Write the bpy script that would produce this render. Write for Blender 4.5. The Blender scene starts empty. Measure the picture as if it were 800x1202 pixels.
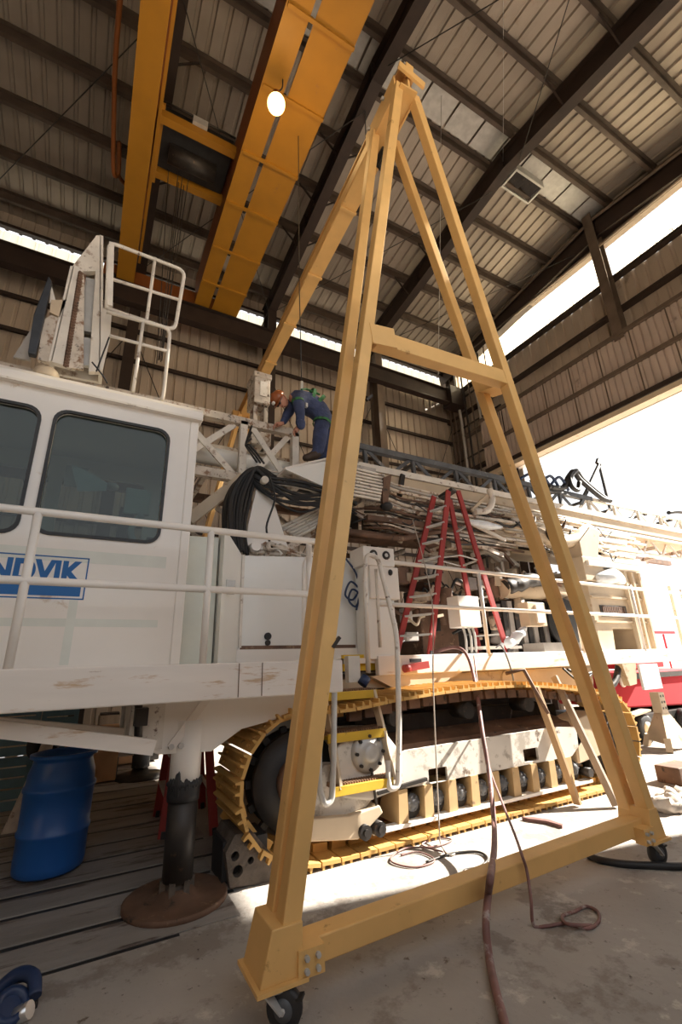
import bpy, bmesh, math, random
from mathutils import Vector, Matrix, geometry, noise
random.seed(7)
SC = bpy.context.scene
COL = SC.collection
PI = math.pi
V = Vector
# ------------------------------------------------------------------ camera, world, sun, exposure
CAM_R, CAM_U, CAM_F = V((.87771, -.47832, -.02909)), V((-.1283, -.29304, .94745)), V((.46171, .82785, .31857))
CAM_O, FPX = V((0, 0, 1.6)), 524.63
cam = bpy.data.cameras.new('camera')
cam.sensor_fit = 'AUTO'
cam.sensor_width = 36
cam.lens = FPX * 36 / 1202
cam.clip_start, cam.clip_end = .05, 400
cam_ob = bpy.data.objects.new('camera', cam)
COL.objects.link(cam_ob)
cam_ob.matrix_world = Matrix((
    (CAM_R.x, CAM_U.x, -CAM_F.x, CAM_O.x), (CAM_R.y, CAM_U.y, -CAM_F.y, CAM_O.y),
    (CAM_R.z, CAM_U.z, -CAM_F.z, CAM_O.z), (0, 0, 0, 1)))
SC.camera = cam_ob

world = bpy.data.worlds.new('sky')
SC.world = world
world.use_nodes = True
wb = world.node_tree.nodes['Background']
wb.inputs[0].default_value = (.93, .96, 1, 1)
wb.inputs[1].default_value = 1.55

sun = bpy.data.lights.new('sun', 'SUN')
sun.energy = 25
sun.angle = math.radians(.6)
sun.color = (1, .93, .82)
sun_ob = bpy.data.objects.new('sun', sun)
COL.objects.link(sun_ob)
SUN_D = V((-.98, .19, -.685)).normalized()
sun_ob.rotation_euler = SUN_D.to_track_quat('-Z', 'Y').to_euler()
sun_ob.location = (30, 0, 25)

SC.view_settings.view_transform = 'Standard'
SC.view_settings.look = 'None'
SC.view_settings.gamma = 1
SC.view_settings.use_curve_mapping = False
SC.view_settings.exposure = 0.0
SC.cycles.max_bounces = 10
SC.cycles.diffuse_bounces = 6
SC.cycles.transparent_max_bounces = 12
SC.cycles.use_denoising = True
SC.cycles.sample_clamp_indirect = 8


def at(px, py, X=None, Y=None, Z=None):
    """point of the place that lies on a known plane and shows at this spot of the 800x1202 photograph"""
    d = CAM_R * (px - 400) - CAM_U * (py - 601) + CAM_F * FPX
    if Y is not None: t = (Y - CAM_O.y) / d.y
    elif X is not None: t = (X - CAM_O.x) / d.x
    else: t = (Z - CAM_O.z) / d.z
    return CAM_O + d * t


# ------------------------------------------------------------------ materials
def mat(name, col, rough=.6, metal=0., var=.12, scale=5., wear=None, bump=.0, bscale=60., stretch=None, streak=None):
    """painted / raw surface; wear=(colour, amount 0..1, scale) adds patches of another colour"""
    m = bpy.data.materials.new(name)
    m.use_nodes = True
    nt = m.node_tree
    N, L = nt.nodes, nt.links
    b = N['Principled BSDF']
    b.inputs['Roughness'].default_value = rough
    b.inputs['Metallic'].default_value = metal
    tc = N.new('ShaderNodeTexCoord')
    oi = N.new('ShaderNodeObjectInfo')
    ad = N.new('ShaderNodeVectorMath'); ad.operation = 'ADD'
    sc = N.new('ShaderNodeVectorMath'); sc.operation = 'SCALE'
    cv = N.new('ShaderNodeCombineXYZ')
    for i in range(3): L.new(oi.outputs['Random'], cv.inputs[i])
    L.new(cv.outputs[0], sc.inputs[0]); sc.inputs['Scale'].default_value = 37.
    L.new(tc.outputs['Object'], ad.inputs[0]); L.new(sc.outputs[0], ad.inputs[1])
    vec = ad.outputs[0]
    if stretch:
        mp = N.new('ShaderNodeMapping'); mp.inputs['Scale'].default_value = stretch
        L.new(vec, mp.inputs[0]); vec = mp.outputs[0]
    nz = N.new('ShaderNodeTexNoise'); nz.inputs['Scale'].default_value = scale; nz.inputs['Detail'].default_value = 6
    L.new(vec, nz.inputs['Vector'])
    rp = N.new('ShaderNodeValToRGB')
    lo = tuple(c * (1 - var) for c in col[:3]) + (1,)
    hi = tuple(min(1, c * (1 + var)) for c in col[:3]) + (1,)
    rp.color_ramp.elements[0].position, rp.color_ramp.elements[1].position = .3, .7
    rp.color_ramp.elements[0].color, rp.color_ramp.elements[1].color = lo, hi
    L.new(nz.outputs['Fac'], rp.inputs[0])
    out = rp.outputs[0]
    for w in ([] if not wear else (wear if isinstance(wear, list) else [wear])):
        wc, amt, ws = w
        n2 = N.new('ShaderNodeTexNoise'); n2.inputs['Scale'].default_value = ws; n2.inputs['Detail'].default_value = 9; n2.inputs['Roughness'].default_value = .68
        L.new(vec, n2.inputs['Vector'])
        r2 = N.new('ShaderNodeValToRGB')
        e = .72 - .42 * amt
        r2.color_ramp.elements[0].position, r2.color_ramp.elements[1].position = e, e + .07
        L.new(n2.outputs['Fac'], r2.inputs[0])
        mx = N.new('ShaderNodeMix'); mx.data_type = 'RGBA'
        L.new(r2.outputs[0], mx.inputs[0]); L.new(out, mx.inputs[6]); mx.inputs[7].default_value = tuple(wc[:3]) + (1,)
        out = mx.outputs[2]
    L.new(out, b.inputs['Base Color'])
    if bump:
        n3 = N.new('ShaderNodeTexNoise'); n3.inputs['Scale'].default_value = bscale; n3.inputs['Detail'].default_value = 4
        L.new(vec, n3.inputs['Vector'])
        bp = N.new('ShaderNodeBump'); bp.inputs['Strength'].default_value = bump; bp.inputs['Distance'].default_value = .02
        L.new(n3.outputs['Fac'], bp.inputs['Height']); L.new(bp.outputs[0], b.inputs['Normal'])
    return m


RUST = (.16, .07, .035)
DIRT = (.12, .085, .06)
M = {}
M['concrete'] = mat('concrete', (.35, .32, .29), .85, var=.14, scale=1.3,
                    wear=[((.24, .21, .185), .42, 2.2), ((.13, .095, .07), .20, 9), ((.08, .06, .05), .20, 22), ((.50, .46, .41), .30, 3.3)], bump=.25, bscale=22)
M['plank'] = mat('plank_timber', (.27, .245, .225), .9, var=.2, scale=2, stretch=(.4, 2, 1), wear=[((.13, .10, .085), .4, 3), ((.07, .05, .04), .2, 6)], bump=.5, bscale=14)
M['soil'] = mat('packed_soil', (.56, .48, .39), .95, var=.12, scale=.7)
M['sheet'] = mat('bare_steel_sheet', (.35, .30, .25), .48, .35, var=.10, scale=1.6, stretch=(1, 1, .25), wear=((.30, .24, .19), .24, 1.3))
M['wallsheet'] = mat('wall_sheet_tan', (.50, .42, .34), .5, .25, var=.10, scale=1.4, wear=((.30, .24, .19), .22, 1.2))
M['doorsheet'] = mat('door_sheet_tan', (.50, .41, .35), .6, .1, var=.10, scale=1.4, wear=((.26, .20, .17), .22, 1.6))
M['primer'] = mat('dark_red_primer', (.032, .019, .014), .6, .15, var=.25, scale=3)
M['primer_tan'] = mat('tan_primer', (.13, .095, .07), .6, .1, var=.2, scale=3)
M['crane'] = mat('crane_orange', (.37, .17, .012), .5, .0, var=.07, scale=2.5, wear=((.30, .14, .03), .16, 3))
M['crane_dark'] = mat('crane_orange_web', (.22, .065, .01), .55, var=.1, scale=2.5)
M['gantry'] = mat('gantry_yellow', (.72, .44, .16), .48, var=.07, scale=4, wear=[((.40, .21, .06), .18, 6), ((.13, .07, .035), .07, 14)])
M['white'] = mat('rig_white', (.83, .785, .73), .42, var=.035, scale=2, wear=((.62, .50, .38), .10, 3.5))
M['white_cool'] = mat('rig_white_cool', (.80, .80, .775), .42, var=.03, scale=2, wear=((.50, .42, .34), .06, 8))
M['white_worn'] = mat('rig_white_worn', (.72, .67, .60), .55, var=.10, scale=5, wear=[((.38, .30, .24), .34, 6), ((.14, .08, .055), .24, 12)])
M['white_rusty'] = mat('rig_white_rusty', (.60, .53, .45), .6, var=.2, scale=6, wear=[((.26, .15, .09), .45, 7), ((.07, .05, .04), .34, 11)])
M['fascia'] = mat('deck_edge_white', (.78, .72, .66), .5, var=.06, scale=2.5, stretch=(.5, 1, 3), wear=[((.58, .42, .28), .30, 3.5), ((.30, .17, .09), .17, 8)])
M['beige'] = mat('rig_beige', (.56, .45, .32), .55, var=.10, scale=3, wear=[((.36, .23, .13), .25, 4), ((.16, .11, .07), .12, 9)])
M['tray'] = mat('tray_grey', (.42, .39, .36), .6, var=.15, scale=4, wear=[((.20, .14, .10), .3, 6)])
M['brown_steel'] = mat('rusty_steel', (.15, .085, .055), .7, .2, var=.3, scale=5, wear=[((.33, .22, .14), .3, 6), ((.04, .03, .025), .3, 9)])
M['dark_steel'] = mat('dark_steel', (.045, .04, .037), .5, .5, var=.3, scale=5, wear=((.12, .08, .055), .28, 8))
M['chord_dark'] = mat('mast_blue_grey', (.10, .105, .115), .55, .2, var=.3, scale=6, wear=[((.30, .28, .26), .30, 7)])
M['black'] = mat('black_rubber', (.018, .018, .02), .55, var=.3, scale=6)
M['hose'] = mat('hose_black', (.012, .012, .013), .55, var=.3, scale=9, wear=((.08, .065, .055), .10, 8))
M['hose_red'] = mat('hose_red_brown', (.20, .10, .09), .6, var=.25, scale=8, wear=((.36, .30, .28), .35, 9))
M['steel'] = mat('bright_steel', (.62, .62, .62), .3, .85, var=.08, scale=6, wear=((.35, .28, .22), .1, 7))
M['galv'] = mat('galvanised', (.52, .51, .49), .5, .3, var=.12, scale=7)
M['track'] = mat('track_yellow', (.56, .33, .10), .55, .05, var=.14, scale=5, wear=[((.30, .17, .06), .26, 7), ((.12, .07, .04), .18, 12)])
M['track_frame'] = mat('track_frame_white', (.66, .62, .56), .5, var=.08, scale=3, wear=[((.38, .34, .29), .40, 3.2), ((.16, .12, .09), .26, 6)])
M['roller_beige'] = mat('roller_guard_tan', (.50, .34, .17), .6, var=.12, scale=5, wear=((.22, .14, .08), .2, 7))
M['purlin'] = mat('purlin_primer', (.085, .06, .045), .6, .1, var=.25, scale=3)
M['tan_mach'] = mat('machine_tan', (.40, .31, .22), .6, var=.2, scale=6, wear=[((.16, .10, .065), .4, 7), ((.05, .04, .03), .3, 10)])
M['tread'] = mat('tread_yellow', (.66, .42, .04), .5, var=.1, scale=6, wear=[((.18, .12, .07), .28, 14)])
M['grate'] = mat('grate_brown', (.24, .14, .08), .8, .1, var=.3, scale=20)
M['red'] = mat('ladder_red', (.33, .035, .032), .5, var=.12, scale=6, wear=((.22, .10, .085), .2, 10))
M['red_matt'] = mat('matt_red_paint', (.40, .012, .022), .9, var=.06, scale=3)  # even matt red of the trailer and gate posts
M['blue'] = mat('barrel_blue', (.016, .105, .38), .36, var=.08, scale=3, wear=((.02, .06, .2), .2, 5))
M['logo'] = mat('logo_blue', (.004, .115, .37), .5, var=.04, scale=8)
M['teal'] = mat('pallet_blue', (.085, .17, .23), .6, var=.15, scale=5)
M['wood'] = mat('timber', (.50, .33, .18), .75, var=.18, scale=4, stretch=(2, 2, .5), wear=((.25, .15, .08), .25, 6))
M['wood_dark'] = mat('weathered_timber', (.32, .25, .19), .8, var=.22, scale=4, stretch=(2, 2, .5), wear=((.15, .10, .07), .3, 6))
M['denim'] = mat('coverall_navy', (.040, .055, .125), .85, var=.25, scale=9, wear=((.09, .12, .22), .22, 10), bump=.6, bscale=22)
M['skin'] = mat('skin', (.52, .25, .17), .5, var=.08, scale=12)
M['boot'] = mat('boot_leather', (.05, .03, .02), .6, var=.2, scale=12)
M['hat'] = mat('hard_hat_brown', (.30, .09, .03), .25, var=.15, scale=10)
M['strap'] = mat('harness_green', (.03, .16, .05), .7, var=.25, scale=20, wear=((.02, .02, .025), .5, 18))
M['rag'] = mat('rag_cloth', (.60, .53, .46), .9, var=.3, scale=7, wear=((.25, .17, .12), .3, 6))
M['bag'] = mat('plastic_bag', (.72, .76, .80), .35, var=.12, scale=9, wear=((.10, .28, .50), .12, 9))
M['mud'] = mat('caked_mud', (.10, .08, .065), .95, var=.3, scale=8, bump=.8, bscale=30)
M['yellow_paint'] = mat('yellow_paint', (.72, .46, .02), .5, var=.1, scale=5)
M['card'] = mat('cardboard', (.44, .27, .16), .85, var=.15, scale=4)
M['tarp'] = mat('dark_tarp', (.035, .04, .05), .45, var=.3, scale=6)
M['cord'] = mat('cord_tan', (.42, .36, .30), .7, var=.1, scale=9)
M['cable_blue'] = mat('cable_blue', (.015, .035, .10), .45, var=.2, scale=9)


def glassy(name, tint, rough=.03, fac=.5):
    m = bpy.data.materials.new(name); m.use_nodes = True
    nt = m.node_tree; N, L = nt.nodes, nt.links
    N.remove(N['Principled BSDF'])
    tr = N.new('ShaderNodeBsdfTransparent'); tr.inputs[0].default_value = tint + (1,)
    gl = N.new('ShaderNodeBsdfGlossy'); gl.inputs['Roughness'].default_value = rough
    lw = N.new('ShaderNodeLayerWeight'); lw.inputs[0].default_value = .32
    mx = N.new('ShaderNodeMixShader')
    L.new(lw.outputs['Fresnel'], mx.inputs[0]); L.new(tr.outputs[0], mx.inputs[1]); L.new(gl.outputs[0], mx.inputs[2])
    L.new(mx.outputs[0], N['Material Output'].inputs[0])
    return m


M['glass'] = glassy('tinted_glass', (.46, .54, .52))
# translucent roof-light sheet: daylight comes through it
m = bpy.data.materials.new('translucent_sheet'); m.use_nodes = True
nt = m.node_tree; nt.nodes.remove(nt.nodes['Principled BSDF'])
t_ = nt.nodes.new('ShaderNodeBsdfTranslucent'); t_.inputs[0].default_value = (.96, .90, .76, 1)
d_ = nt.nodes.new('ShaderNodeBsdfTransparent'); d_.inputs[0].default_value = (.9, .86, .76, 1)
x_ = nt.nodes.new('ShaderNodeMixShader'); x_.inputs[0].default_value = .35
nt.links.new(t_.outputs[0], x_.inputs[1]); nt.links.new(d_.outputs[0], x_.inputs[2])
nt.links.new(x_.outputs[0], nt.nodes['Material Output'].inputs[0])
M['roof_light'] = m
m = bpy.data.materials.new('lamp_glow'); m.use_nodes = True
b_ = m.node_tree.nodes['Principled BSDF']; b_.inputs['Base Color'].default_value = (1, .8, .5, 1)
b_.inputs['Emission Color'].default_value = (1, .62, .22, 1); b_.inputs['Emission Strength'].default_value = 5
M['glow'] = m


# ------------------------------------------------------------------ mesh builder
class MB:
    def __init__(s): s.v, s.f, s.s, s.m = [], [], [], []; s.mi = 0

    def add(s, vs, fs, smooth=False):
        n = len(s.v); s.v += [V(p) for p in vs]
        for f in fs: s.f.append([i + n for i in f]); s.s.append(smooth); s.m.append(s.mi)
        return s

    def box(s, x0, x1, y0, y1, z0, z1):
        return s.add([(x, y, z) for x in (x0, x1) for y in (y0, y1) for z in (z0, z1)],
                     [(0, 1, 3, 2), (4, 6, 7, 5), (0, 4, 5, 1), (2, 3, 7, 6), (0, 2, 6, 4), (1, 5, 7, 3)])

    def bar(s, p0, p1, w, h=None, up=(0, 0, 1), w1=None, h1=None):
        p0, p1 = V(p0), V(p1); h = w if h is None else h
        d = (p1 - p0).normalized(); up = V(up)
        if abs(d.dot(up)) > .99: up = V((0, 1, 0)) if abs(d.y) < .9 else V((1, 0, 0))
        a = d.cross(up).normalized(); u = a.cross(d).normalized()
        w1 = w if w1 is None else w1; h1 = h if h1 is None else h1
        vs = [p + a * (i * ww / 2) + u * (j * hh / 2) for p, ww, hh in ((p0, w, h), (p1, w1, h1)) for i, j in ((-1, -1), (1, -1), (1, 1), (-1, 1))]
        return s.add(vs, [(3, 2, 1, 0), (4, 5, 6, 7), (0, 1, 5, 4), (1, 2, 6, 5), (2, 3, 7, 6), (3, 0, 4, 7)])

    def tube(s, pts, r, n=8, closed=False):
        pts = [V(p) for p in pts]; k = len(pts)
        rs = r if isinstance(r, (list, tuple)) else [r] * k
        vs, fs = [], []
        a = None
        for i, p in enumerate(pts):
            if closed: d = pts[(i + 1) % k] - pts[i - 1]
            else: d = pts[min(i + 1, k - 1)] - pts[max(i - 1, 0)]
            d = d.normalized() if d.length > 1e-9 else V((0, 0, 1))
            if a is None: a = d.orthogonal().normalized()
            else:
                a = a - d * a.dot(d)
                a = a.normalized() if a.length > 1e-6 else d.orthogonal().normalized()
            b = d.cross(a)
            for j in range(n):
                t = 2 * PI * j / n
                vs.append(p + (a * math.cos(t) + b * math.sin(t)) * rs[i])
        for i in range(k if closed else k - 1):
            i2 = (i + 1) % k
            for j in range(n):
                j2 = (j + 1) % n
                fs.append((i * n + j, i * n + j2, i2 * n + j2, i2 * n + j))
        s.add(vs, fs, True)
        if not closed:
            q = len(s.v) - len(vs)
            s.f.append([q + j for j in range(n)][::-1]); s.s.append(False); s.m.append(s.mi)
            s.f.append([q + (k - 1) * n + j for j in range(n)]); s.s.append(False); s.m.append(s.mi)
        return s

    def cyl(s, p0, p1, r0, r1=None, n=16):
        return s.tube([p0, p1], [r0, r0 if r1 is None else r1], n)

    def lathe(s, prof, c, axis=(0, 0, 1), n=24, smooth=True):
        ax = V(axis).normalized(); a = ax.orthogonal().normalized(); b = ax.cross(a); c = V(c)
        vs, fs = [], []
        for r, z in prof:
            for j in range(n):
                t = 2 * PI * j / n
                vs.append(c + ax * z + (a * math.cos(t) + b * math.sin(t)) * max(r, .0005))
        for i in range(len(prof) - 1):
            for j in range(n):
                j2 = (j + 1) % n
                fs.append((i * n + j, i * n + j2, (i + 1) * n + j2, (i + 1) * n + j))
        k = len(prof)
        s.add(vs, fs, smooth)
        q = len(s.v) - len(vs)
        s.f.append([q + j for j in range(n)][::-1]); s.s.append(False); s.m.append(s.mi)
        s.f.append([q + (k - 1) * n + j for j in range(n)]); s.s.append(False); s.m.append(s.mi)
        return s

    def prism(s, poly, axis, a0, a1, holes=()):
        """2-D polygon (with holes) extruded along an axis: y -> (x,z), x -> (y,z), z -> (x,y)"""
        def P(q, a): return {'y': (q[0], a, q[1]), 'x': (a, q[0], q[1]), 'z': (q[0], q[1], a)}[axis]
        loops = [list(poly)] + [list(h) for h in holes]
        flat = [q for l in loops for q in l]; n = len(flat)
        tris = geometry.tessellate_polygon([[V((q[0], q[1], 0)) for q in l] for l in loops])
        vs = [P(q, a0) for q in flat] + [P(q, a1) for q in flat]
        fs = [tuple(t) for t in tris] + [tuple(i + n for i in t)[::-1] for t in tris]
        o = 0
        for l in loops:
            k = len(l)
            for i in range(k):
                j = (i + 1) % k
                fs.append((o + i, o + j, o + j + n, o + i + n))
            o += k
        return s.add(vs, fs)

    def ball(s, c, rx, ry=None, rz=None, n=12, m=8):
        ry = rx if ry is None else ry; rz = rx if rz is None else rz; c = V(c)
        vs, fs = [c + V((0, 0, -rz))], []
        for i in range(1, m):
            t = PI * i / m
            for j in range(n):
                p = 2 * PI * j / n
                vs.append(c + V((rx * math.sin(t) * math.cos(p), ry * math.sin(t) * math.sin(p), -rz * math.cos(t))))
        vs.append(c + V((0, 0, rz)))
        for j in range(n): fs.append((0, 1 + (j + 1) % n, 1 + j))
        for i in range(m - 2):
            for j in range(n):
                fs.append((1 + i * n + j, 1 + i * n + (j + 1) % n, 1 + (i + 1) * n + (j + 1) % n, 1 + (i + 1) * n + j))
        q = 1 + (m - 2) * n
        for j in range(n): fs.append((q + j, q + (j + 1) % n, len(vs) - 1))
        return s.add(vs, fs, True)

    def ibeam(s, p0, p1, w, h, t=.02, up=(0, 0, 1)):
        p0, p1 = V(p0), V(p1); d = (p1 - p0).normalized()
        u = V(up); a = d.cross(u).normalized(); u = a.cross(d)
        s.bar(p0, p1, t, h - 2 * t, up)
        for k in (-1, 1): s.bar(p0 + u * k * (h - t) / 2, p1 + u * k * (h - t) / 2, w, t, up)
        return s

    def build(s, name, mt, parent=None, label=None, bevel=0, kind=None):
        c = V((0, 0, 0))
        if s.v:
            lo = [min(v[i] for v in s.v) for i in range(3)]; hi = [max(v[i] for v in s.v) for i in range(3)]
            c = V([(a + b) / 2 for a, b in zip(lo, hi)]); c.z = lo[2] if parent is None else c.z
        me = bpy.data.meshes.new(name)
        me.from_pydata([v - c for v in s.v], [], s.f)
        me.polygons.foreach_set('use_smooth', s.s)
        for q in (mt if isinstance(mt, (list, tuple)) else [mt]): me.materials.append(M[q] if isinstance(q, str) else q)
        if max(s.m or [0]): me.polygons.foreach_set('material_index', s.m)
        bm = bmesh.new(); bm.from_mesh(me); bmesh.ops.recalc_face_normals(bm, faces=bm.faces); bm.to_mesh(me); bm.free()
        o = bpy.data.objects.new(name, me); COL.objects.link(o)
        place(o, c, parent)
        if bevel:
            bv = o.modifiers.new('bevel', 'BEVEL'); bv.width = bevel; bv.segments = 2; bv.limit_method = 'ANGLE'; bv.angle_limit = .7
        if label: o['label'] = label
        if kind: o['kind'] = kind
        return o


WL = {}


def place(o, loc, parent=None, rot=None):
    """world location; keeps a plain translation-only parent inverse"""
    o.location = loc; WL[o.name] = V(loc)
    if rot is not None: o.rotation_euler = rot
    if parent is not None:
        o.parent = parent; o.matrix_parent_inverse = Matrix.Translation(-WL[parent.name])


def empty(name, loc, label=None, cat=None, group=None, kind=None):
    o = bpy.data.objects.new(name, None); COL.objects.link(o); o.empty_display_size = .2
    place(o, V(loc))
    tag(o, label, cat, group, kind)
    return o


def tag(o, label=None, cat=None, group=None, kind=None):
    for k, v in (('label', label), ('category', cat), ('group', group), ('kind', kind)):
        if v: o[k] = v
    return o


def inst(src, loc, parent=None, rot=None, label=None):
    """another piece that shares the mesh of an earlier one"""
    o = src.copy(); COL.objects.link(o); o.parent = None
    for k in ('label',):
        if k in o: del o[k]
    place(o, V(loc), parent, rot)
    if label: o['label'] = label
    return o


def curve(pts, k=8, closed=False):
    """smooth Catmull-Rom path through the points"""
    p = [V(q) for q in pts]; n = len(p); out = []
    for i in range(n if closed else n - 1):
        a, b, c, d = (p[(i + j) % n] if closed else p[min(max(i + j, 0), n - 1)] for j in (-1, 0, 1, 2))
        for j in range(k):
            t = j / k
            out.append(.5 * (2 * b + (c - a) * t + (2 * a - 5 * b + 4 * c - d) * t * t + (3 * b - a - 3 * c + d) * t ** 3))
    if not closed: out.append(p[-1])
    return out


def rrect(x0, x1, z0, z1, r, n=5):
    out = []
    for cx, cz, a in ((x1 - r, z1 - r, 0), (x0 + r, z1 - r, 90), (x0 + r, z0 + r, 180), (x1 - r, z0 + r, 270)):
        for i in range(n + 1):
            t = math.radians(a + 90 * i / n); out.append((cx + r * math.cos(t), cz + r * math.sin(t)))
    return out


def rpath(poly, r, n=4):
    """polyline of 3-D points with rounded corners"""
    p = [V(q) for q in poly]; out = [p[0]]
    for i in range(1, len(p) - 1):
        a = (p[i - 1] - p[i]); b = (p[i + 1] - p[i]); rr = min(r, a.length * .45, b.length * .45)
        s0, s1 = p[i] + a.normalized() * rr, p[i] + b.normalized() * rr
        for j in range(n + 1):
            t = j / n; out.append(s0 * (1 - t) ** 2 + p[i] * 2 * t * (1 - t) + s1 * t * t)
    out.append(p[-1]); return out
# ------------------------------------------------------------------ the building
XL, XR, YF, YB, YR, ZR, SL = -8., 12., -2.3, 12., 4.9, 14.3, .1233
def zroof(y): return ZR - SL * abs(y - YR)


floor = MB().box(XL, XR, YF, YB, -.3, 0).build('floor', 'concrete', kind='structure')
# long skid timbers let into the slab on the left, with open joints between them
yy = 3.62
for i, w in enumerate((.40, .42, .36, .44, .38, .42, .40, .44, .42, .46, .44, .46, .50, .5)):
    x1 = 1.15 + .10 * math.sin(i * 2.3) + (0 if i < 2 else .1)
    pl = MB().prism([(XL, .0), (x1, .0), (x1, .010), (XL, .014 + .004 * ((i + 1) % 3))], 'y', yy, yy + w - .06).build('floor_plank', 'plank', floor, bevel=.006)
    MB().box(XL, .75 if i == 0 else x1 - .02, yy - (.028 if i == 0 else .045), yy, -.002, .002).build('plank_joint', 'black', floor)
    yy += w
for k, y in enumerate((0.9,)):
    MB().box(XL, XR, y, y + .012, -.002, .0015).build('floor_joint', 'dark_steel', floor)
for k, x in enumerate((6.4,)):
    MB().box(x, x + .012, YF, 3.6, -.002, .0015).build('floor_joint', 'dark_steel', floor)
MB().box(XR, 90, -60, 70, -.3, -.02).build('ground', 'soil', kind='structure')
MB().box(XL - 50, XR, -60, YF, -.3, -.02).build('ground', 'soil', kind='structure')


def sheet(width, length, mp, depth=.045, nrib=3, rw=.07):
    """ribbed sheet: profile across (u), ribs standing off in -h, run along t; mp(u,t,h) -> point"""
    prof = []
    for k in range(nrib):
        c = width * (k + .5) / nrib
        prof += [(c - rw * .75, 0), (c - rw * .4, depth), (c + rw * .4, depth), (c + rw * .75, 0)]
    prof = [(0, 0)] + prof + [(width, 0)]
    top = [(u, h + .004) for u, h in prof][::-1]
    ring = prof + top; n = len(ring)
    b = MB()
    vs = [mp(u, t, h) for t in (0, length) for u, h in ring]
    fs = [(i, (i + 1) % n, n + (i + 1) % n, n + i) for i in range(n)]
    k = len(prof)
    for t in (0, n):
        for i in range(k - 1): fs.append((t + i, t + i + 1, t + n - 2 - i, t + n - 1 - i))
    b.add(vs, fs)
    return b


ceiling = empty('ceiling', (0, YR, ZR), kind='structure')
for sgn, name in ((1, 'far'), (-1, 'near')):
    L = math.hypot(7.35, 7.35 * SL); cy, sy = 7.35 / L, 7.35 * SL / L
    first = None
    n = 22; w = 20. / n
    for i in range(n):
        x = XL + i * w
        if first is None:
            first = sheet(w, L, lambda u, t, h: (XL + u, YR + sgn * t * cy, ZR - t * sy + h)).build('roof_sheet', 'sheet', ceiling)
            base = first.location.copy()
        else: inst(first, base + V((i * w, 0, 0)), ceiling)
    # purlins on this slope
    for y in ((5.35, 6.55, 7.8, 9.05, 10.3, 11.4) if sgn > 0 else (4.45, 3.25, 2.0, .75, -.5, -1.6)):
        z = zroof(y)
        p = MB(); p.bar((XL, y, z - .12), (XR, y, z - .12), .02, .22); p.bar((XL, y + .04, z - .235), (XR, y + .04, z - .235), .09, .018); p.bar((XL, y - .04, z - .012), (XR, y - .04, z - .012), .09, .018)
        p.build('purlin', 'purlin', ceiling)
MB().prism([(YR - .5, ZR - .02), (YR, ZR + .06), (YR + .5, ZR - .02), (YR + .5, ZR + .2), (YR, ZR + .28), (YR - .5, ZR + .2)], 'x', XL, XR).build('ridge_cap', 'galv', ceiling)
for i in range(24):
    x = XL + i * 20 / 24
    MB().box(x + .03, x + 20 / 24 - .03, YR - .32, YR + .32, ZR - .1, ZR - .085).build('ridge_pan', 'galv', ceiling)
# frames across the hall
for x in (-8, -4, 0, 3.95, 7.9, 11.8):
    r = MB()
    for a, b in ((YF, YR), (YR, YB)):
        za, zb = zroof(a) - .24, zroof(b) - .24
        d0 = .62 if abs(a - YR) < .1 else .70; d1 = .62 if abs(b - YR) < .1 else .70
        r.prism([(a, za), (b, zb), (b, zb - d1), (a, za - d0)], 'x', x - .012, x + .012)
        r.bar((x, a, za - .01), (x, b, zb - .01), .24, .025)
        r.bar((x, a, za - d0), (x, b, zb - d1), .26, .03)
    for y in (YR - 3.6, YR, YR + 3.6):
        z = zroof(y) - .24
        r.bar((x, y, z), (x, y, z - .62), .24, .02, up=(0, 1, 0))
    r.build('rafter', 'primer', ceiling)
    if x > -5 and x < 11:
        for y in (2.0, 3.25, 6.55, 7.8, 9.05):
            z = zroof(y)
            f = MB()
            for s in (-1, 1): f.bar((x + s * .02, y, z - .80), (x + s * .55, y, z - .24), .035, .035)
            f.build('flange_brace', 'primer', ceiling)
# tie rods
for a, b in (((3.95, 11.6, 12.7), (7.9, 5.4, 13.3)), ((3.95, 5.4, 13.3), (7.9, 11.6, 12.7)), ((7.9, 11.6, 12.7), (11.8, 5.4, 13.3)), ((3.95, -1.5, 12.7), (7.9, 4.5, 13.3)),
             ((3.95, 4.5, 13.3), (7.9, -1.5, 12.7)), ((-.0, 11.6, 12.7), (3.95, 5.4, 13.3)), ((0, 5.4, 13.3), (3.95, 11.6, 12.7)), ((-4, 11.6, 12.7), (0, 5.4, 13.3))):
    MB().tube([a, b], .011, 6).build('tie_rod', 'dark_steel', ceiling)
# ridge vent throat between two ridge purlins
v_ = MB()
v_.box(8.45, 9.55, 4.95, 5.0, 13.95, 14.2); v_.box(8.45, 9.55, 5.45, 5.5, 13.95, 14.2); v_.box(8.45, 8.5, 5.0, 5.45, 13.95, 14.2); v_.box(9.5, 9.55, 5.0, 5.45, 13.95, 14.2)
v_.build('roof_vent', 'galv', ceiling)
for k in range(2): MB().prism([(8.55 + k * .5, 14.15), (8.95 + k * .5, 14.0), (8.97 + k * .5, 14.02), (8.57 + k * .5, 14.17)], 'y', 5.0, 5.45).build('vent_flap', 'dark_steel', ceiling)

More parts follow.
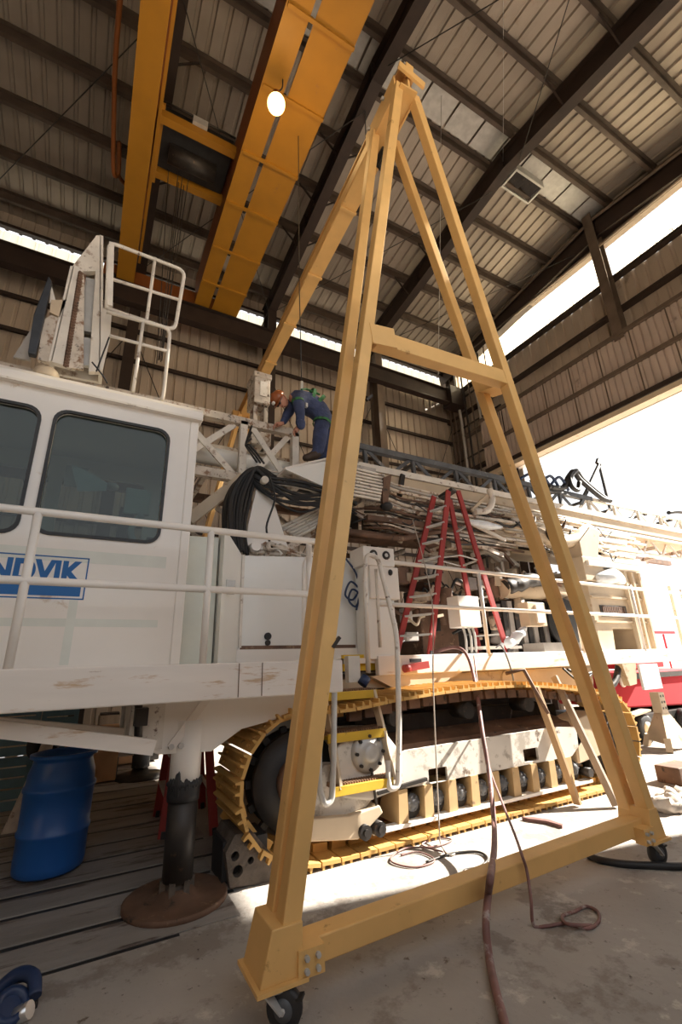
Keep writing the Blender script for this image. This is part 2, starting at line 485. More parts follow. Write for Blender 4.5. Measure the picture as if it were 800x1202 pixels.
# back wall -------------------------------------------------------------------------------------
wall_back = empty('wall_back', (2, YB, 0), kind='structure')
Z_CB, Z_CT = 12.0, 12.82
n = 22; w = 20. / n
for z0, z1 in ((0, Z_CB - .05), (Z_CT + .05, 13.5)):
    first = None
    for i in range(n):
        if first is None:
            first = sheet(w, z1 - z0, lambda u, t, h: (XL + u, YB + h, z0 + t)).build('wall_sheet', 'wallsheet', wall_back); base = first.location.copy()
        else: inst(first, base + V((i * w, 0, 0)), wall_back)
for z in (1.3, 3.2, 5.0, 6.9, 8.3, 9.75, 10.75, Z_CB - .02, Z_CT + .06):
    g = MB(); g.bar((XL, YB - .11, z), (XR, YB - .11, z), .2, .02); g.bar((XL, YB - .2, z - .04), (XR, YB - .2, z - .04), .016, .09); g.bar((XL, YB - .02, z + .04), (XR, YB - .02, z + .04), .016, .09)
    g.build('girt', 'primer', wall_back)
for x in (-8, -4, 0, 3.95, 8.05, 11.85):
    c = MB().ibeam((x, YB - .5, 0), (x, YB - .5, 13.0), .28, .5, .02, up=(0, 1, 0))
    c.build('column', 'primer_tan' if x > 8 else 'primer', wall_back)
for x0, x1 in ((-8, -4), (-4, 0), (0, 3.95), (3.95, 8.05), (8.05, 11.85)):
    MB().tube([(x0, YB - .3, 2), (x1, YB - .3, 10.6)], .012, 6).build('brace_rod', 'dark_steel', wall_back)
    MB().tube([(x1, YB - .3, 2), (x0, YB - .3, 10.6)], .012, 6).build('brace_rod', 'dark_steel', wall_back)
# crane runway on brackets below the roof-light band
rw_ = MB().ibeam((XL, YB - .85, 11.3), (XR - .3, YB - .85, 11.3), .26, .62, .025)
rw_.bar((XL, YB - .85, 11.63), (XR - .3, YB - .85, 11.63), .05, .05)
rw_.build('runway_beam', 'primer', wall_back)
MB().bar((XL, YB - .62, 11.62), (XR - .3, YB - .62, 11.62), .35, .02).build('runway_walk_plate', 'primer', wall_back)
# roof-light bands: one window per bay, sheets told apart
wn = 0
def band(axis, a, b, z0, z1, off, n):
    global wn
    wn += 1
    st = (b - a) / n
    if axis == 'x': o = empty('window_%d' % wn, ((a + b) / 2, off, z0), kind='structure')
    else: o = empty('window_%d' % wn, (off, (a + b) / 2, z0), kind='structure')
    for i in range(n):
        q0, q1 = a + i * st, a + (i + 1) * st
        pts = []
        if axis == 'x': s_ = sheet(st - .006, z1 - z0, lambda u, t, h: (q0 + u, off + h, z0 + t), .03, 2, .06)
        else: s_ = sheet(st - .006, z1 - z0, lambda u, t, h: (off + h, q0 + u, z0 + t), .03, 2, .06)
        s_.build('translucent_sheet', 'roof_light', o)
    return o


for x0, x1 in ((-8, -4), (-4, 0), (0, 3.95), (3.95, 8.05), (8.05, 11.9)):
    band('x', x0 + .02, x1 - .02, Z_CB, Z_CT, YB + .02, 5)

# right wall with the big door -----------------------------------------------------------------
wall_right = empty('wall_right', (XR, 5, 0), kind='structure')
JN, JF = 1.45, 9.0
rc0, rc1 = 11.80, 12.98
def rsheets(y0, y1, z0, z1, mt='wallsheet', x=XR, par=None, nm='wall_sheet'):
    n = max(1, round((y1 - y0) / .9)); w = (y1 - y0) / n; first = None
    for i in range(n):
        if first is None:
            first = sheet(w, z1 - z0, lambda u, t, h: (x + h, y0 + u, z0 + t)).build(nm, mt, par or wall_right); base = first.location.copy()
        else: inst(first, base + V((0, i * w, 0)), par or wall_right)
rsheets(YF, JN, 0, rc0 - .05); rsheets(JF, YB, 0, rc0 - .05); rsheets(JN, JF, 9.2, rc0 - .05)
rsheets(YF, YB, rc1 + .05, 14.3)
for z, m_ in ((rc0 - .04, 'primer'), (rc1 + .05, 'primer_tan'), (10.7, 'primer'), (9.75, 'primer_tan')):
    MB().bar((XR - .11, YF, z), (XR - .11, YB, z), .2, .10).build('girt', m_, wall_right)
for z in (1.3, 3.2, 5.0, 6.9, 8.3):
    MB().bar((XR - .11, JF, z), (XR - .11, YB, z), .2, .12).build('girt', 'primer', wall_right)
    MB().bar((XR - .11, YF, z), (XR - .11, JN, z), .2, .12).build('girt', 'primer', wall_right)
for y in (5.0, -.2):
    MB().ibeam((XR - .35, y, 9.6), (XR - .35, y, zroof(y) - .2), .26, .32, .02, up=(1, 0, 0)).build('column', 'primer_tan', wall_right)
for y in (JN - .2, JF + .2):
    MB().ibeam((XR - .3, y, 0), (XR - .3, y, 9.7), .3, .3, .02, up=(1, 0, 0)).build('door_jamb', 'primer', wall_right)
# inner truss ledge and crossed rails in the corner
for k in range(7):
    y = 9.6 + k * .32
    MB().tube(rpath([(XR - .28, y, 13.2), (XR - .28, y, 11.2 + .1 * (k % 2)), (XR - .22, y, 10.4), (XR - .22, y, .2)], .2), .028 + .012 * (k % 3), 8).build('conduit', ('primer_tan', 'dark_steel', 'galv')[k % 3], wall_right)
for z in (11.35, 10.1, 8.8, 7.5, 6.2):
    MB().bar((XR - .2, 9.3, z), (XR - .2, 11.8, z), .05, .05).build('conduit_rail', 'dark_steel', wall_right)
MB().box(11.1, 11.85, 10.9, 11.4, 10.9, 11.7).build('corner_bracket', 'primer', wall_right)
MB().tube([(XR - .42, YF, zroof(YF) - .42), (XR - .42, YR, ZR - .42), (XR - .42, YB - .2, zroof(YB) - .42)], .05, 10).build('conduit', 'primer_tan', wall_right)
MB().tube([(XR - .32, YF, rc1 - .02), (XR - .32, YB - .2, rc1 - .02)], .05, 10).build('conduit', 'primer_tan', wall_right)
MB().bar((XR - .2, YF, zroof(YF) - .75), (XR - .2, YR, ZR - .75), .3, .5).bar((XR - .2, YR, ZR - .75), (XR - .2, YB, zroof(YB) - .75), .3, .5).build('gable_rafter', 'primer', wall_right)
for y0, y1 in ((YF, 1.2), (1.2, 4.9), (5.1, 8.6), (8.6, 11.7)):
    band('y', y0 + .02, y1 - .02, rc0, rc1, XR + .02, 5)
for y in (9.6, 9.2, 8.8, 6.9, 6.5, 6.1, 5.0 - .9, 5.0 - 1.3, 5.0 - 1.7):
    MB().tube(rpath([(XR - .2, y, rc0 + .02), (XR - .2, y, rc0 + .11), (XR - .2, y + .09, rc0 + .11)], .03), .012, 6).build('sill_hook', 'galv', wall_right)
# raised door: two rows of framed panels and a bright bottom lip
door = empty('door_1', (XR - .45, 5.4, 7.6), kind='structure')
DY0, DY1 = 1.2, 10.1
npan = 10; pw = (DY1 - DY0) / npan
for z0, z1 in ((7.85, 8.68), (8.80, 9.70)):
    for i in range(npan):
        y0 = DY0 + i * pw
        sheet(pw - .016, z1 - z0, lambda u, t, h: (XR - .46 + h, y0 + .008 + u, z0 + t), .04, 5, .035).build('door_panel', 'doorsheet', door)
        MB().box(XR - .475, XR - .44, y0 - .014, y0 + .014, z0, z1).build('door_stile', 'primer_tan', door)
MB().box(XR - .39, XR - .37, DY0, DY1, 7.75, 9.75).build('door_light_stop', 'doorsheet', door)  # added sheet behind the panels, stops daylight showing through their gaps
for z, h, m_ in ((9.76, .1, 'primer_tan'), (8.74, .1, 'primer_tan'), (7.78, .14, 'primer')):
    MB().bar((XR - .48, DY0, z), (XR - .48, DY1, z), .12, h).build('door_rail', m_, door)
MB().bar((XR - .36, DY0, 7.62), (XR - .36, DY1, 7.62), .34, .14).build('door_bottom_lip', 'beige', door)
MB().bar((XR - .1, DY0, 7.58), (XR - .1, DY1, 7.58), .26, .06).build('door_bottom_lip', 'white', door)

# left and front walls (out of frame, the front one's opening is added and shaped to let in frontal light)
wl = empty('wall_left', (XL, 5, 0), kind='structure')
MB().box(XL - .1, XL, YF, YB, 0, 14).build('wall_panel', 'wallsheet', wl)
wf = empty('wall_front', (2, YF, 0), kind='structure')
MB().box(XL, XR, YF - .1, YF, 8.6, 13.5).build('wall_panel', 'wallsheet', wf)
MB().box(-3.0, 6.0, YF - .1, YF, 0, 2.9).build('wall_panel', 'wallsheet', wf)
MB().box(XL, -3.0, YF - .1, YF, 0, 8.6).build('wall_panel', 'wallsheet', wf)
MB().box(6.0, XR, YF - .1, YF, 0, 8.6).build('wall_panel', 'wallsheet', wf)

# ------------------------------------------------------------------ overhead crane
crane = empty('overhead_crane', (1.5, 6, 11.6), 'orange double-girder overhead travelling crane with a walkway plate under the left roof', 'crane')
ZB = 11.68
YC0, YC1 = -1.6, 11.2
g = MB(); g.box(1.49, 1.53, YC0, YC1, ZB, 12.75); g.box(1.80, 1.84, YC0, YC1, ZB, 12.75); g.box(1.49, 1.92, YC0, YC1, 12.75, 12.78)
g.build('girder', 'crane_dark', crane, label='darker orange web of the right girder')
MB().box(1.49, 1.90, YC0, YC1, ZB - .03, ZB).build('girder_bottom_flange', 'crane', crane)
segs = [-1.6, .4, 1.6, 2.75, 3.95, 5.15, 6.4, 7.6, 8.9, 10.1, 11.2]
for a, b in zip(segs, segs[1:]):
    MB().box(1.99, 2.72, a + .01, b - .01, ZB - .02, ZB).build('walkway_plate', 'crane', crane)
    MB().box(1.52, 2.74, b - .03, b + .03, ZB - .075, ZB - .02).build('walkway_angle', 'crane', crane)
    if b < 11: MB().box(1.91, 1.98, b + .02, b + .14, ZB - .01, ZB + .12).build('walkway_bracket', 'dark_steel', crane)
MB().box(2.70, 2.74, YC0, YC1, ZB, ZB + .14).build('walkway_kick_plate', 'crane', crane)
g = MB(); g.box(-.50, -.46, YC0, YC1, ZB, 12.75); g.box(-.17, -.13, YC0, YC1, ZB, 12.75); g.box(-.55, -.08, YC0, YC1, 12.75, 12.78)
g.build('girder', 'crane_dark', crane, label='darker orange web of the left girder')
MB().box(-.56, -.13, YC0, YC1, ZB - .03, ZB).build('girder_bottom_flange', 'crane', crane)
MB().box(-.10, -.04, YC0, 10.6, ZB + .25, ZB + .34).build('conductor_rail', 'crane', crane)
MB().box(-.9, 2.6, YC1 - .06, YC1 + .22, ZB + .0, ZB + .45).build('end_truck', 'crane_dark', crane)
for x in (-.7, 2.4): MB().cyl((x, 11.1, ZB + .03), (x, 11.22, ZB + .03), .13, n=18).build('truck_wheel', 'dark_steel', crane)
# trolley between the girders
MB().bar((-.10, 6.95, 12.3), (1.5, 6.95, 12.3), .16, .2).build('trolley_beam', 'crane', crane)
MB().bar((-.10, 8.15, 12.3), (1.5, 8.15, 12.3), .16, .2).build('trolley_beam', 'crane', crane)
MB().box(-.05, 1.45, 7.05, 8.05, 12.35, 12.8).build('trolley_machinery_deck', 'black', crane)
MB().cyl((.2, 7.6, 12.28), (1.2, 7.6, 12.28), .2).build('rope_drum', 'dark_steel', crane)
MB().bar((-.02, 6.8, 12.45), (-.02, 8.3, 12.15), .07, .1).build('trolley_guard', 'crane', crane)
MB().tube(rpath([(.0, 6.82, 12.55), (.7, 6.82, 12.56), (1.45, 6.82, 12.55)], .1), .025, 6).build('trolley_rail', 'dark_steel', crane)
MB().box(.55, .85, 6.78, 6.86, 12.38, 12.56).build('warning_plate', 'galv', crane)
for k, (x, y) in enumerate(((.25, 7.9), (.45, 7.85), (.55, 7.9), (.68, 7.85), (.5, 8.1), (.62, 8.12))):
    MB().tube([(x, y, 12.2), (.5 + .02 * k, y + .15, 7.2 + .05 * k)], .009, 5).build('hoist_rope', 'dark_steel', crane)
# festoon hose hanging by the left girder
tag(MB().tube(curve([(-.83, 2.0, 12.75), (-.86, 4.6, 12.15), (-.9, 6.2, 12.1), (-.86, 7.4, 12.0), (-.80, 8.25, 11.85), (-.72, 8.35, 12.05), (-.76, 7.9, 12.3), (-.74, 8.9, 12.6), (-.4, 9.1, 12.62)], 6), .045, 8).build('festoon_cable', 'crane_dark'),
    'orange festoon cable looping along the roof left of the left crane girder', 'cable')
# lamp below the crane
lamp = empty('pendant_lamp', at(324, 122, Y=4.9), 'lit round lamp glowing orange under the crane walkway', 'lamp')
lp = V(WL[lamp.name])
MB().ball(lp, .155, .155, .175, 20, 14).build('bulb', 'glow', lamp)
MB().lathe([(.05, 0), (.075, .05), (.07, .13), (.03, .16), (.02, .2)], lp + V((0, 0, .15)), n=16).build('lamp_socket', 'crane_dark', lamp)
MB().tube(curve([lp + V((0, 0, .33)), lp + V((.1, 0, .5)), lp + V((.12, .02, ZB - lp.z - .03))], 5), .012, 6).build('lamp_cable', 'black', lamp)
pl_ = bpy.data.lights.new('lamp_light', 'POINT'); pl_.energy = 60; pl_.color = (1, .62, .25); pl_.shadow_soft_size = .17
po = bpy.data.objects.new('lamp_light', pl_); COL.objects.link(po); place(po, lp - V((0, 0, .25)), lamp)
# ------------------------------------------------------------------ the drilling rig
rig = empty('drilling_rig', (3.5, 5.6, 0), 'large worn white crawler drilling rig with cab, laid-down lattice mast and yellow tracks', 'drilling rig')
DZ = 1.62                                   # deck level
# --- front platform
MB().box(-3.2, 1.9, 3.46, 3.54, 1.37, DZ).build('deck_edge', 'fascia', rig, bevel=.01)
MB().box(-3.2, 1.9, 3.54, 4.6, DZ - .05, DZ - .005).build('deck_plate', 'white', rig)
MB().bar((1.2, 3.455, 1.38), (1.2, 3.455, 1.615), .005, .005).build('weld_seam', 'brown_steel', rig)
MB().bar((1.02, 3.455, 1.38), (1.02, 3.455, 1.615), .005, .005).build('weld_seam', 'brown_steel', rig)
for y, x in ((3.7, -1.2), (4.3, -1.6)):
    MB().bar((x, y, 1.44), (.52, y + .1, 1.06), .07, .1).build('platform_brace', 'fascia', rig)
# railing of the front platform
yr, zt, zm = 3.5, 2.63, 2.16
def railing(segments, posts, name='railing'):
    r = MB()
    for s_ in segments: r.tube(s_, .028, 10)
    o = r.build(name, 'white', rig)
    for a, b in posts: MB().tube([a, b], .027, 10).build('post', 'white', o)
    return o
railing([[(-3.2, yr, zt), (1.72, yr, zt)], [(-3.2, yr, zm), (1.66, yr, zm)], rpath([(1.72, yr, zt), (1.80, yr, zt), (1.86, yr + .25, zt), (1.86, yr + .25, zm), (1.66, yr, zm)], .08)],
        [((x, yr, DZ), (x, yr, zt)) for x in (-2.2, -.40, .76)] + [((1.70, yr + .18, DZ), (1.70, yr + .18, zt + .06))])
# --- leg housing and jack under the platform
h = MB()
h.prism([(.36, 1.38), (.36, 1.08), (.58, .98), (.98, .96), (1.22, 1.10), (1.95, 1.22), (1.95, 1.40)], 'y', 3.98, 4.02)
h.prism([(.36, 1.38), (.36, 1.08), (.58, .98), (.98, .96), (1.22, 1.10), (1.95, 1.22), (1.95, 1.40)], 'y', 4.5, 4.9)
h.box(.60, 1.0, 4.02, 4.5, .98, 1.4)
h.build('leg_housing', 'white', rig, bevel=.008)
MB().box(.36, .60, 3.96, 4.6, 1.02, 1.4).build('housing_flange', 'white_worn', rig)
MB().bar((.66, 3.955, 1.02), (.92, 3.955, 1.36), .06, .02, up=(0, 1, 0)).build('gusset_plate', 'fascia', rig)
for x in (.665, .735): MB().cyl((x, 3.93, 1.03), (x, 3.98, 1.03), .022, n=6).build('gusset_bolt', 'galv', rig)
MB().tube([(.40, 3.93, 1.38), (.42, 3.9, 1.12)], .028, 8).build('valve', 'dark_steel', rig)
MB().box(.38, .47, 3.86, 3.95, 1.2, 1.32).build('valve_block', 'dark_steel', rig)
JX, JY = .80, 4.05
jc = MB().cyl((JX, JY, .70), (JX, JY, 1.2), .115, n=24).build('jack_cylinder', 'white', rig)
mud = MB(); mud.lathe([(.118, .0), (.121, .04), (.120, .09), (.117, .13)], (JX, JY, .64), n=22)
for k in range(26):
    a = -PI * k / 25; hh = random.uniform(.015, .05) + (.05 if k in (17, 18) else 0)
    mud.ball((JX + .113 * math.cos(a), JY + .113 * math.sin(a), .76), .02, .02, hh, 6, 5)
mud.build('mud_collar', 'black', jc)
MB().cyl((JX, JY, .14), (JX, JY, .70), .108, n=24).build('jack_rod', 'dark_steel', rig, label='black greasy jack rod')
jp = MB().lathe([(0, .0), (.345, .0), (.36, .012), (.36, .038), (.350, .046), (.338, .040), (.15, .044), (.11, .09), (.06, .1)], (JX, JY, 0), n=40).build('jack_foot', 'brown_steel', rig, label='round rusty foot plate')
jl = MB(); jl.ball((JX, JY, .11), .085, .085, .07)
for k in range(6):
    a = k * PI / 3; jl.box(JX + .1 * math.cos(a) - .02, JX + .1 * math.cos(a) + .02, JY + .1 * math.sin(a) - .02, JY + .1 * math.sin(a) + .02, .06, .15)
jl.build('foot_socket', 'mud', jp)
# second jack far left under the rig
MB().cyl((.98, 8.4, .15), (.98, 8.4, 1.3), .13, n=20).build('jack_cylinder', 'chord_dark', rig)
MB().lathe([(0, 0), (.36, 0), (.36, .05), (.14, .06), (.1, .16)], (.98, 8.4, 0), n=28).build('jack_foot', 'dark_steel', rig)

# --- cab
CY = 4.1
xr_ = .68
win1 = rrect(-.47, .425, 2.65, 3.72, .1)
win0 = rrect(-1.75, -.60, 2.63, 3.70, .1)
cab = MB()
cab.prism([(-3.2, DZ), (xr_ - .04, DZ), (xr_, 3.92), (-3.2, 3.92)], 'y', CY, CY + .06, [win1, win0])
cab.prism([(CY + .06, DZ), (CY + 1.45, DZ), (CY + 1.45, 3.92), (CY + .06, 3.92)], 'x', xr_ - .06, xr_ - .01, [rrect(CY + .35, CY + 1.2, 2.65, 3.7, .1)])
cab.prism([(-3.2, DZ), (xr_, DZ), (xr_, 3.92), (-3.2, 3.92)], 'y', CY + 1.4, CY + 1.45, [rrect(-.47, .40, 2.65, 3.7, .1), win0])
cab.box(-3.2, xr_, CY + .06, CY + 1.4, DZ, DZ + .04)
cabo = cab.build('cab', 'white', rig, bevel=.012)
MB().prism([(CY - .05, 3.90), (CY + 1.5, 3.90), (CY + 1.5, 4.02), (CY + 1.45, 4.05), (CY, 4.05), (CY - .06, 3.99)], 'x', -3.2, xr_ + .05).build('cab_roof', 'white', cabo, bevel=.015)
MB().bar((-3.2, CY - .058, 3.905), (xr_ + .04, CY - .058, 3.905), .012, .02).build('drip_rail', 'white_worn', cabo)
MB().box(xr_ - .06, xr_ + .02, CY - .015, CY + .03, DZ, 3.9).build('corner_post', 'white', cabo, bevel=.01)
for w_, wo in ((win1, rrect(-.495, .45, 2.625, 3.745, .115)), (win0, rrect(-1.78, -.575, 2.605, 3.725, .115))):
    s_ = MB().prism(wo, 'y', CY - .018, CY + .01, [[(a, b) for a, b in w_]]).build('window_seal', 'brown_steel' if 0 else 'black', cabo)
    MB().prism(w_, 'y', CY + .02, CY + .03).build('window_pane', 'glass', cabo)
# inside the cab
ci = MB(); ci.box(-.20, .25, CY + .5, CY + .95, 2.3, 2.45); ci.box(.12, .25, CY + .52, CY + .93, 2.45, 3.1)
ci.build('operator_seat', 'black', cabo)
MB().box(.14, .36, CY + .22, CY + .26, 2.95, 3.2).build('folded_papers', 'white_cool', cabo, bevel=.01)
MB().prism([(-.34, 3.42), (-.18, 3.36), (-.02, 3.28), (-.02, 3.20), (-.25, 3.16), (-.30, 3.3)], 'y', CY + .4, CY + .405).build('draped_cloth', 'bag', cabo)
MB().box(-.42, -.22, CY + 1.0, CY + 1.04, 3.42, 3.64).build('louvre', 'galv', cabo)
MB().ball((.02, CY + .7, 3.36), .07, .07, .04).build('map_lamp', 'galv', cabo)
MB().tube(curve([(.28, CY + .2, 2.65), (.22, CY + .24, 2.8), (.3, CY + .2, 2.95)], 5), .03, 8).build('control_lever', 'bag', cabo)
MB().box(-3.1, .6, CY + .9, CY + 1.3, DZ + .05, 2.55).build('console', 'black', cabo)
MB().box(.35, .6, CY + .06, CY + .35, DZ + .05, 2.7).build('console_side', 'black', cabo)
# lettering: blue on white with a blue bar, blue keyline
LG = MB()
def frame2(mb, x0, x1, z0, z1, t, y):
    mb.box(x0, x1, y - .003, y, z1 - t, z1); mb.box(x0, x1, y - .003, y, z0, z0 + t); mb.box(x0, x0 + t, y - .003, y, z0, z1); mb.box(x1 - t, x1, y - .003, y, z0, z1)
frame2(LG, -.985, -.065, 2.125, 2.46, .010, CY)
lo_ = LG.build('sign_border', 'logo', cabo)
MB().box(-.96, -.095, CY - .003, CY, 2.15, 2.225).build('sign_bar', 'logo', cabo)
tc_ = bpy.data.curves.new('lettering', 'FONT'); tc_.body = 'SANDVIK'; tc_.size = .225; tc_.extrude = .003; tc_.offset = .011; tc_.space_character = 1.02
to_ = bpy.data.objects.new('lettering', tc_); COL.objects.link(to_)
bpy.context.view_layer.update()
me_ = bpy.data.meshes.new_from_object(to_.evaluated_get(bpy.context.evaluated_depsgraph_get()))
bpy.data.objects.remove(to_)
xs = [v.co.x for v in me_.vertices]; x0_, x1_ = min(xs), max(xs); kx = .835 / (x1_ - x0_)
for v in me_.vertices: v.co = V(((v.co.x - x1_) * kx, -v.co.z, v.co.y))
me_.materials.clear(); me_.materials.append(M['logo'])
lt = bpy.data.objects.new('lettering', me_); COL.objects.link(lt); place(lt, (-.098, CY - .002, 2.262), cabo)
# faint tape marks left on the door
for b_ in ((-3.0, .52, 2.42, 2.52), (-3.0, .5, 1.92, 1.98), (-.16, -.10, 1.64, 2.13)): MB().box(b_[0], b_[1], CY - (.0012 if b_[0] < -1 else .0018), CY, b_[2], b_[3]).build('paint_stripe', mat('pale_green', (.70, .715, .655), .45, var=.05), cabo)
# cab roof gear: kerb, beacon, guard with saw-toothed channel, tarp, two-storey rail
MB().box(-2.5, .34, 4.45, 4.55, 4.05, 4.25).build('roof_kerb', 'white_cool', cabo, bevel=.01)
MB().box(-2.5, .34, 4.55, 5.4, 4.05, 4.1).build('roof_deck', 'white_cool', cabo)
bc = at(56, 432, Y=4.3)
MB().lathe([(.085, 0), (.095, .02), (.095, .06)], (bc.x, bc.y, 4.05), n=20).build('beacon_base', 'black', cabo)
MB().lathe([(.10, 0), (.105, .02), (.10, .075), (.085, .10), (.02, .115)], (bc.x, bc.y, 4.11), n=20).build('beacon_cap', 'beige', cabo)
GY = 4.75
def gp(px, py, y=GY): p = at(px, py, Y=y); return (p.x, p.z)
gd = MB()
gd.prism([gp(119, 276), gp(113, 276), gp(85, 312), gp(59, 424), gp(88, 432), gp(97, 318), gp(112, 318), gp(104, 436), gp(118, 436)], 'y', GY, GY + .07)
gd.prism([gp(119, 276), gp(113, 276), gp(85, 312), gp(59, 424), gp(118, 436)], 'y', GY + .22, GY + .26)
p_, q_ = gp(119, 276), gp(118, 436); gd.bar((p_[0], GY + .13, p_[1]), (q_[0], GY + .13, q_[1]), .26, .04, up=(1, 0, 0))
p_, q_ = gp(85, 312), gp(59, 424); gd.bar((p_[0], GY + .13, p_[1]), (q_[0], GY + .13, q_[1]), .26, .04, up=(1, 0, 0))
guard = gd.build('mast_rest', 'white_worn', rig, bevel=.006)
tt = MB()
for k in range(34):
    t = k / 33; a, b = V(gp(96, 322)), V(gp(79, 430)); p = a.lerp(b, t)
    tt.bar((p.x - .03, GY - .02, p.y), (p.x + .035, GY + .02, p.y), .03, .03)
tt.build('saw_tooth_rack', 'brown_steel', guard)
a_, b_ = gp(100, 330, GY + .1), gp(92, 434, GY + .1)
MB().prism([gp(97, 318), gp(99, 330), gp(98, 434), gp(78, 432)], 'y', GY - .01, GY + .02).build('rack_channel', 'white_rusty', guard)
for y0, y1 in ((330, 392), (400, 432)):
    a_, b_ = gp(106, y0, GY + .12), gp(103, y1, GY + .12)
    MB().bar((a_[0], GY + .1, a_[1]), (b_[0], GY + .1, b_[1]), .05, .12, up=(1, 0, 0)).build('channel_liner', 'galv', guard)
MB().prism([gp(119, 362), gp(131, 368), gp(129, 398), gp(120, 436), gp(117, 436)], 'y', GY - .02, GY + .02).build('side_gusset', 'white_worn', guard)
MB().prism([gp(60, 352), gp(78, 352), gp(70, 372), gp(58, 366)], 'y', GY, GY + .06).build('top_bracket', 'beige', guard)
MB().prism([gp(60, 368), gp(69, 372), gp(58, 424), gp(44, 420), gp(50, 375)], 'y', GY + .02, GY + .08).build('side_arm', 'white_rusty', guard)
tp = MB(); tp.prism([gp(57, 326), gp(61, 332), gp(52, 375), gp(42, 418), gp(33, 416), gp(40, 370)], 'y', GY - .03, GY + .05)
tp.build('rubber_flap', 'tarp', guard, bevel=.01)
MB().prism([gp(57, 330), gp(34, 416), gp(14, 412), gp(36, 378)], 'y', GY + .1, GY + .13).build('flap_backing', 'tray', guard)
MB().prism([gp(60, 332), gp(66, 354), gp(58, 354)], 'y', GY + .02, GY + .06).build('flap_bracket', 'white_worn', guard)
CGY = 4.5
def cp(px, py, y=CGY): p = at(px, py, Y=y); return (p.x, y, p.z)
cg = MB()
cg.tube(rpath([cp(125, 362), cp(128, 284), cp(217, 318), cp(205, 388), cp(126, 362)], .10), .021, 8)
cg.tube([cp(126, 326), cp(210, 352)], .018, 8); cg.tube([cp(182, 303), cp(172, 376)], .018, 8)
cg.tube(rpath([cp(125, 366), cp(200, 386), cp(192, 462), cp(190, 470)], .10), .020, 8); cg.tube([cp(168, 378), cp(156, 460)], .018, 8); cg.tube([cp(128, 394), cp(196, 412)], .018, 8)
cg.bar(cp(131, 286), cp(129, 360), .05, .05)
cg.build('roof_guard_rail', 'white_worn', rig)
MB().tube([cp(128, 396), cp(113, 436)], .008, 6).tube(curve([cp(108, 425), cp(120, 440), cp(126, 450)], 5), .008, 6).build('roof_wire', 'black', rig)
MB().box(-.1, .3, 4.56, 4.7, 4.1, 4.2).build('roof_block', 'white_rusty', rig)

# --- body behind the walkway: cabinets
def bp(px, py, y): p = at(px, py, Y=y); return (p.x, p.z)
MB().prism([(.66, DZ), (1.06, DZ), (1.06, 2.86), (.66, 2.84)], 'y', 4.5, 5.2).build('side_cabinet', mat('cabinet_green_white', (.66, .68, .61), .5, var=.04), rig, bevel=.01)
ca = MB(); a_, b_, c_, d_ = V((1.08, 4.35, 0)), V((1.44, 4.95, 0)), V((1.44, 5.1, 0)), V((1.08, 4.6, 0))
ca.add([V((p.x, p.y, z)) for z in (DZ,) for p in (a_, b_, c_, d_)] + [V((p.x, p.y, z)) for p, z in ((a_, 2.92), (b_, 2.80), (c_, 2.80), (d_, 2.92))],
       [(0, 1, 2, 3), (4, 5, 6, 7), (0, 1, 5, 4), (1, 2, 6, 5), (2, 3, 7, 6), (3, 0, 4, 7)])
cd = ca.build('cabinet_door', 'white_cool', rig)
MB().box(1.15, 1.24, 4.455, 4.5, 2.28, 2.42).build('door_latch', 'galv', cd)
cb = MB(); cb.prism([(1.44, DZ), (3.1, DZ), (3.1, 2.90), (1.44, 2.80)], 'y', 4.95, 5.4)
cb.build('machine_cabinet', 'white_cool', rig, bevel=.01)
MB().box(1.46, 2.9, 4.935, 4.95, 1.76, 1.80).build('cabinet_ledge', 'brown_steel', rig)
MB().box(1.44, 1.47, 4.93, 4.95, 1.78, 2.8).build('cabinet_seam', 'white_worn', rig)
MB().box(1.0, 2.9, 4.9, 4.95, DZ, 1.76).build('cabinet_sill', 'white', rig)
MB().cyl((1.77, 4.93, 1.9), (1.77, 4.96, 1.9), .04, n=16).build('plug_hole', 'black', rig)
MB().cyl((1.77, 4.925, 1.83), (1.77, 4.96, 1.83), .03, n=12).build('plug_cap', 'dark_steel', rig)
cr = MB()
random.seed(3)
for k in range(26):
    x = random.uniform(1.5, 2.4); y = random.uniform(4.97, 5.3); z = 2.82 + random.uniform(0, .1)
    cr.tube(curve([(x, y, z), (x + random.uniform(-.1, .15), y, z + random.uniform(.02, .1)), (x + random.uniform(.05, .3), y + random.uniform(-.1, .1), z)], 4), random.uniform(.012, .03), 6)
tag(cr.build('loose_fittings', 'white_rusty', rig), kind='stuff')
# box with two round lamps, column behind the boarding ladder
lb = MB().box(2.90, 3.30, 4.62, 4.9, DZ, 2.86).build('ladder_cabinet', 'white_cool', rig, bevel=.012)
MB().box(2.93, 3.36, 4.58, 4.9, 2.32, 2.72).build('cabinet_cover', 'white', lb, bevel=.01)
hl = MB().box(2.84, 3.30, 4.56, 4.9, 2.72, 2.96).build('lamp_box', 'white', lb, bevel=.012)
for x in (2.98, 3.17):
    MB().lathe([(.052, 0), (.056, .02), (.04, .025), (.03, .022)], (x, 4.565, 2.86), axis=(0, -1, 0), n=18).build('work_lamp', 'dark_steel', lb)
    MB().ball((x, 4.55, 2.86), .032, .012, .032, 12, 8).build('lamp_lens', 'galv', lb)
MB().ball((3.23, 4.57, 2.65), .03, .03, .04).build('rubber_knob', 'black', lb)
MB().box(2.62, 3.2, 4.75, 4.8, 1.5, DZ + .06).build('step_plate', 'yellow_paint', rig)
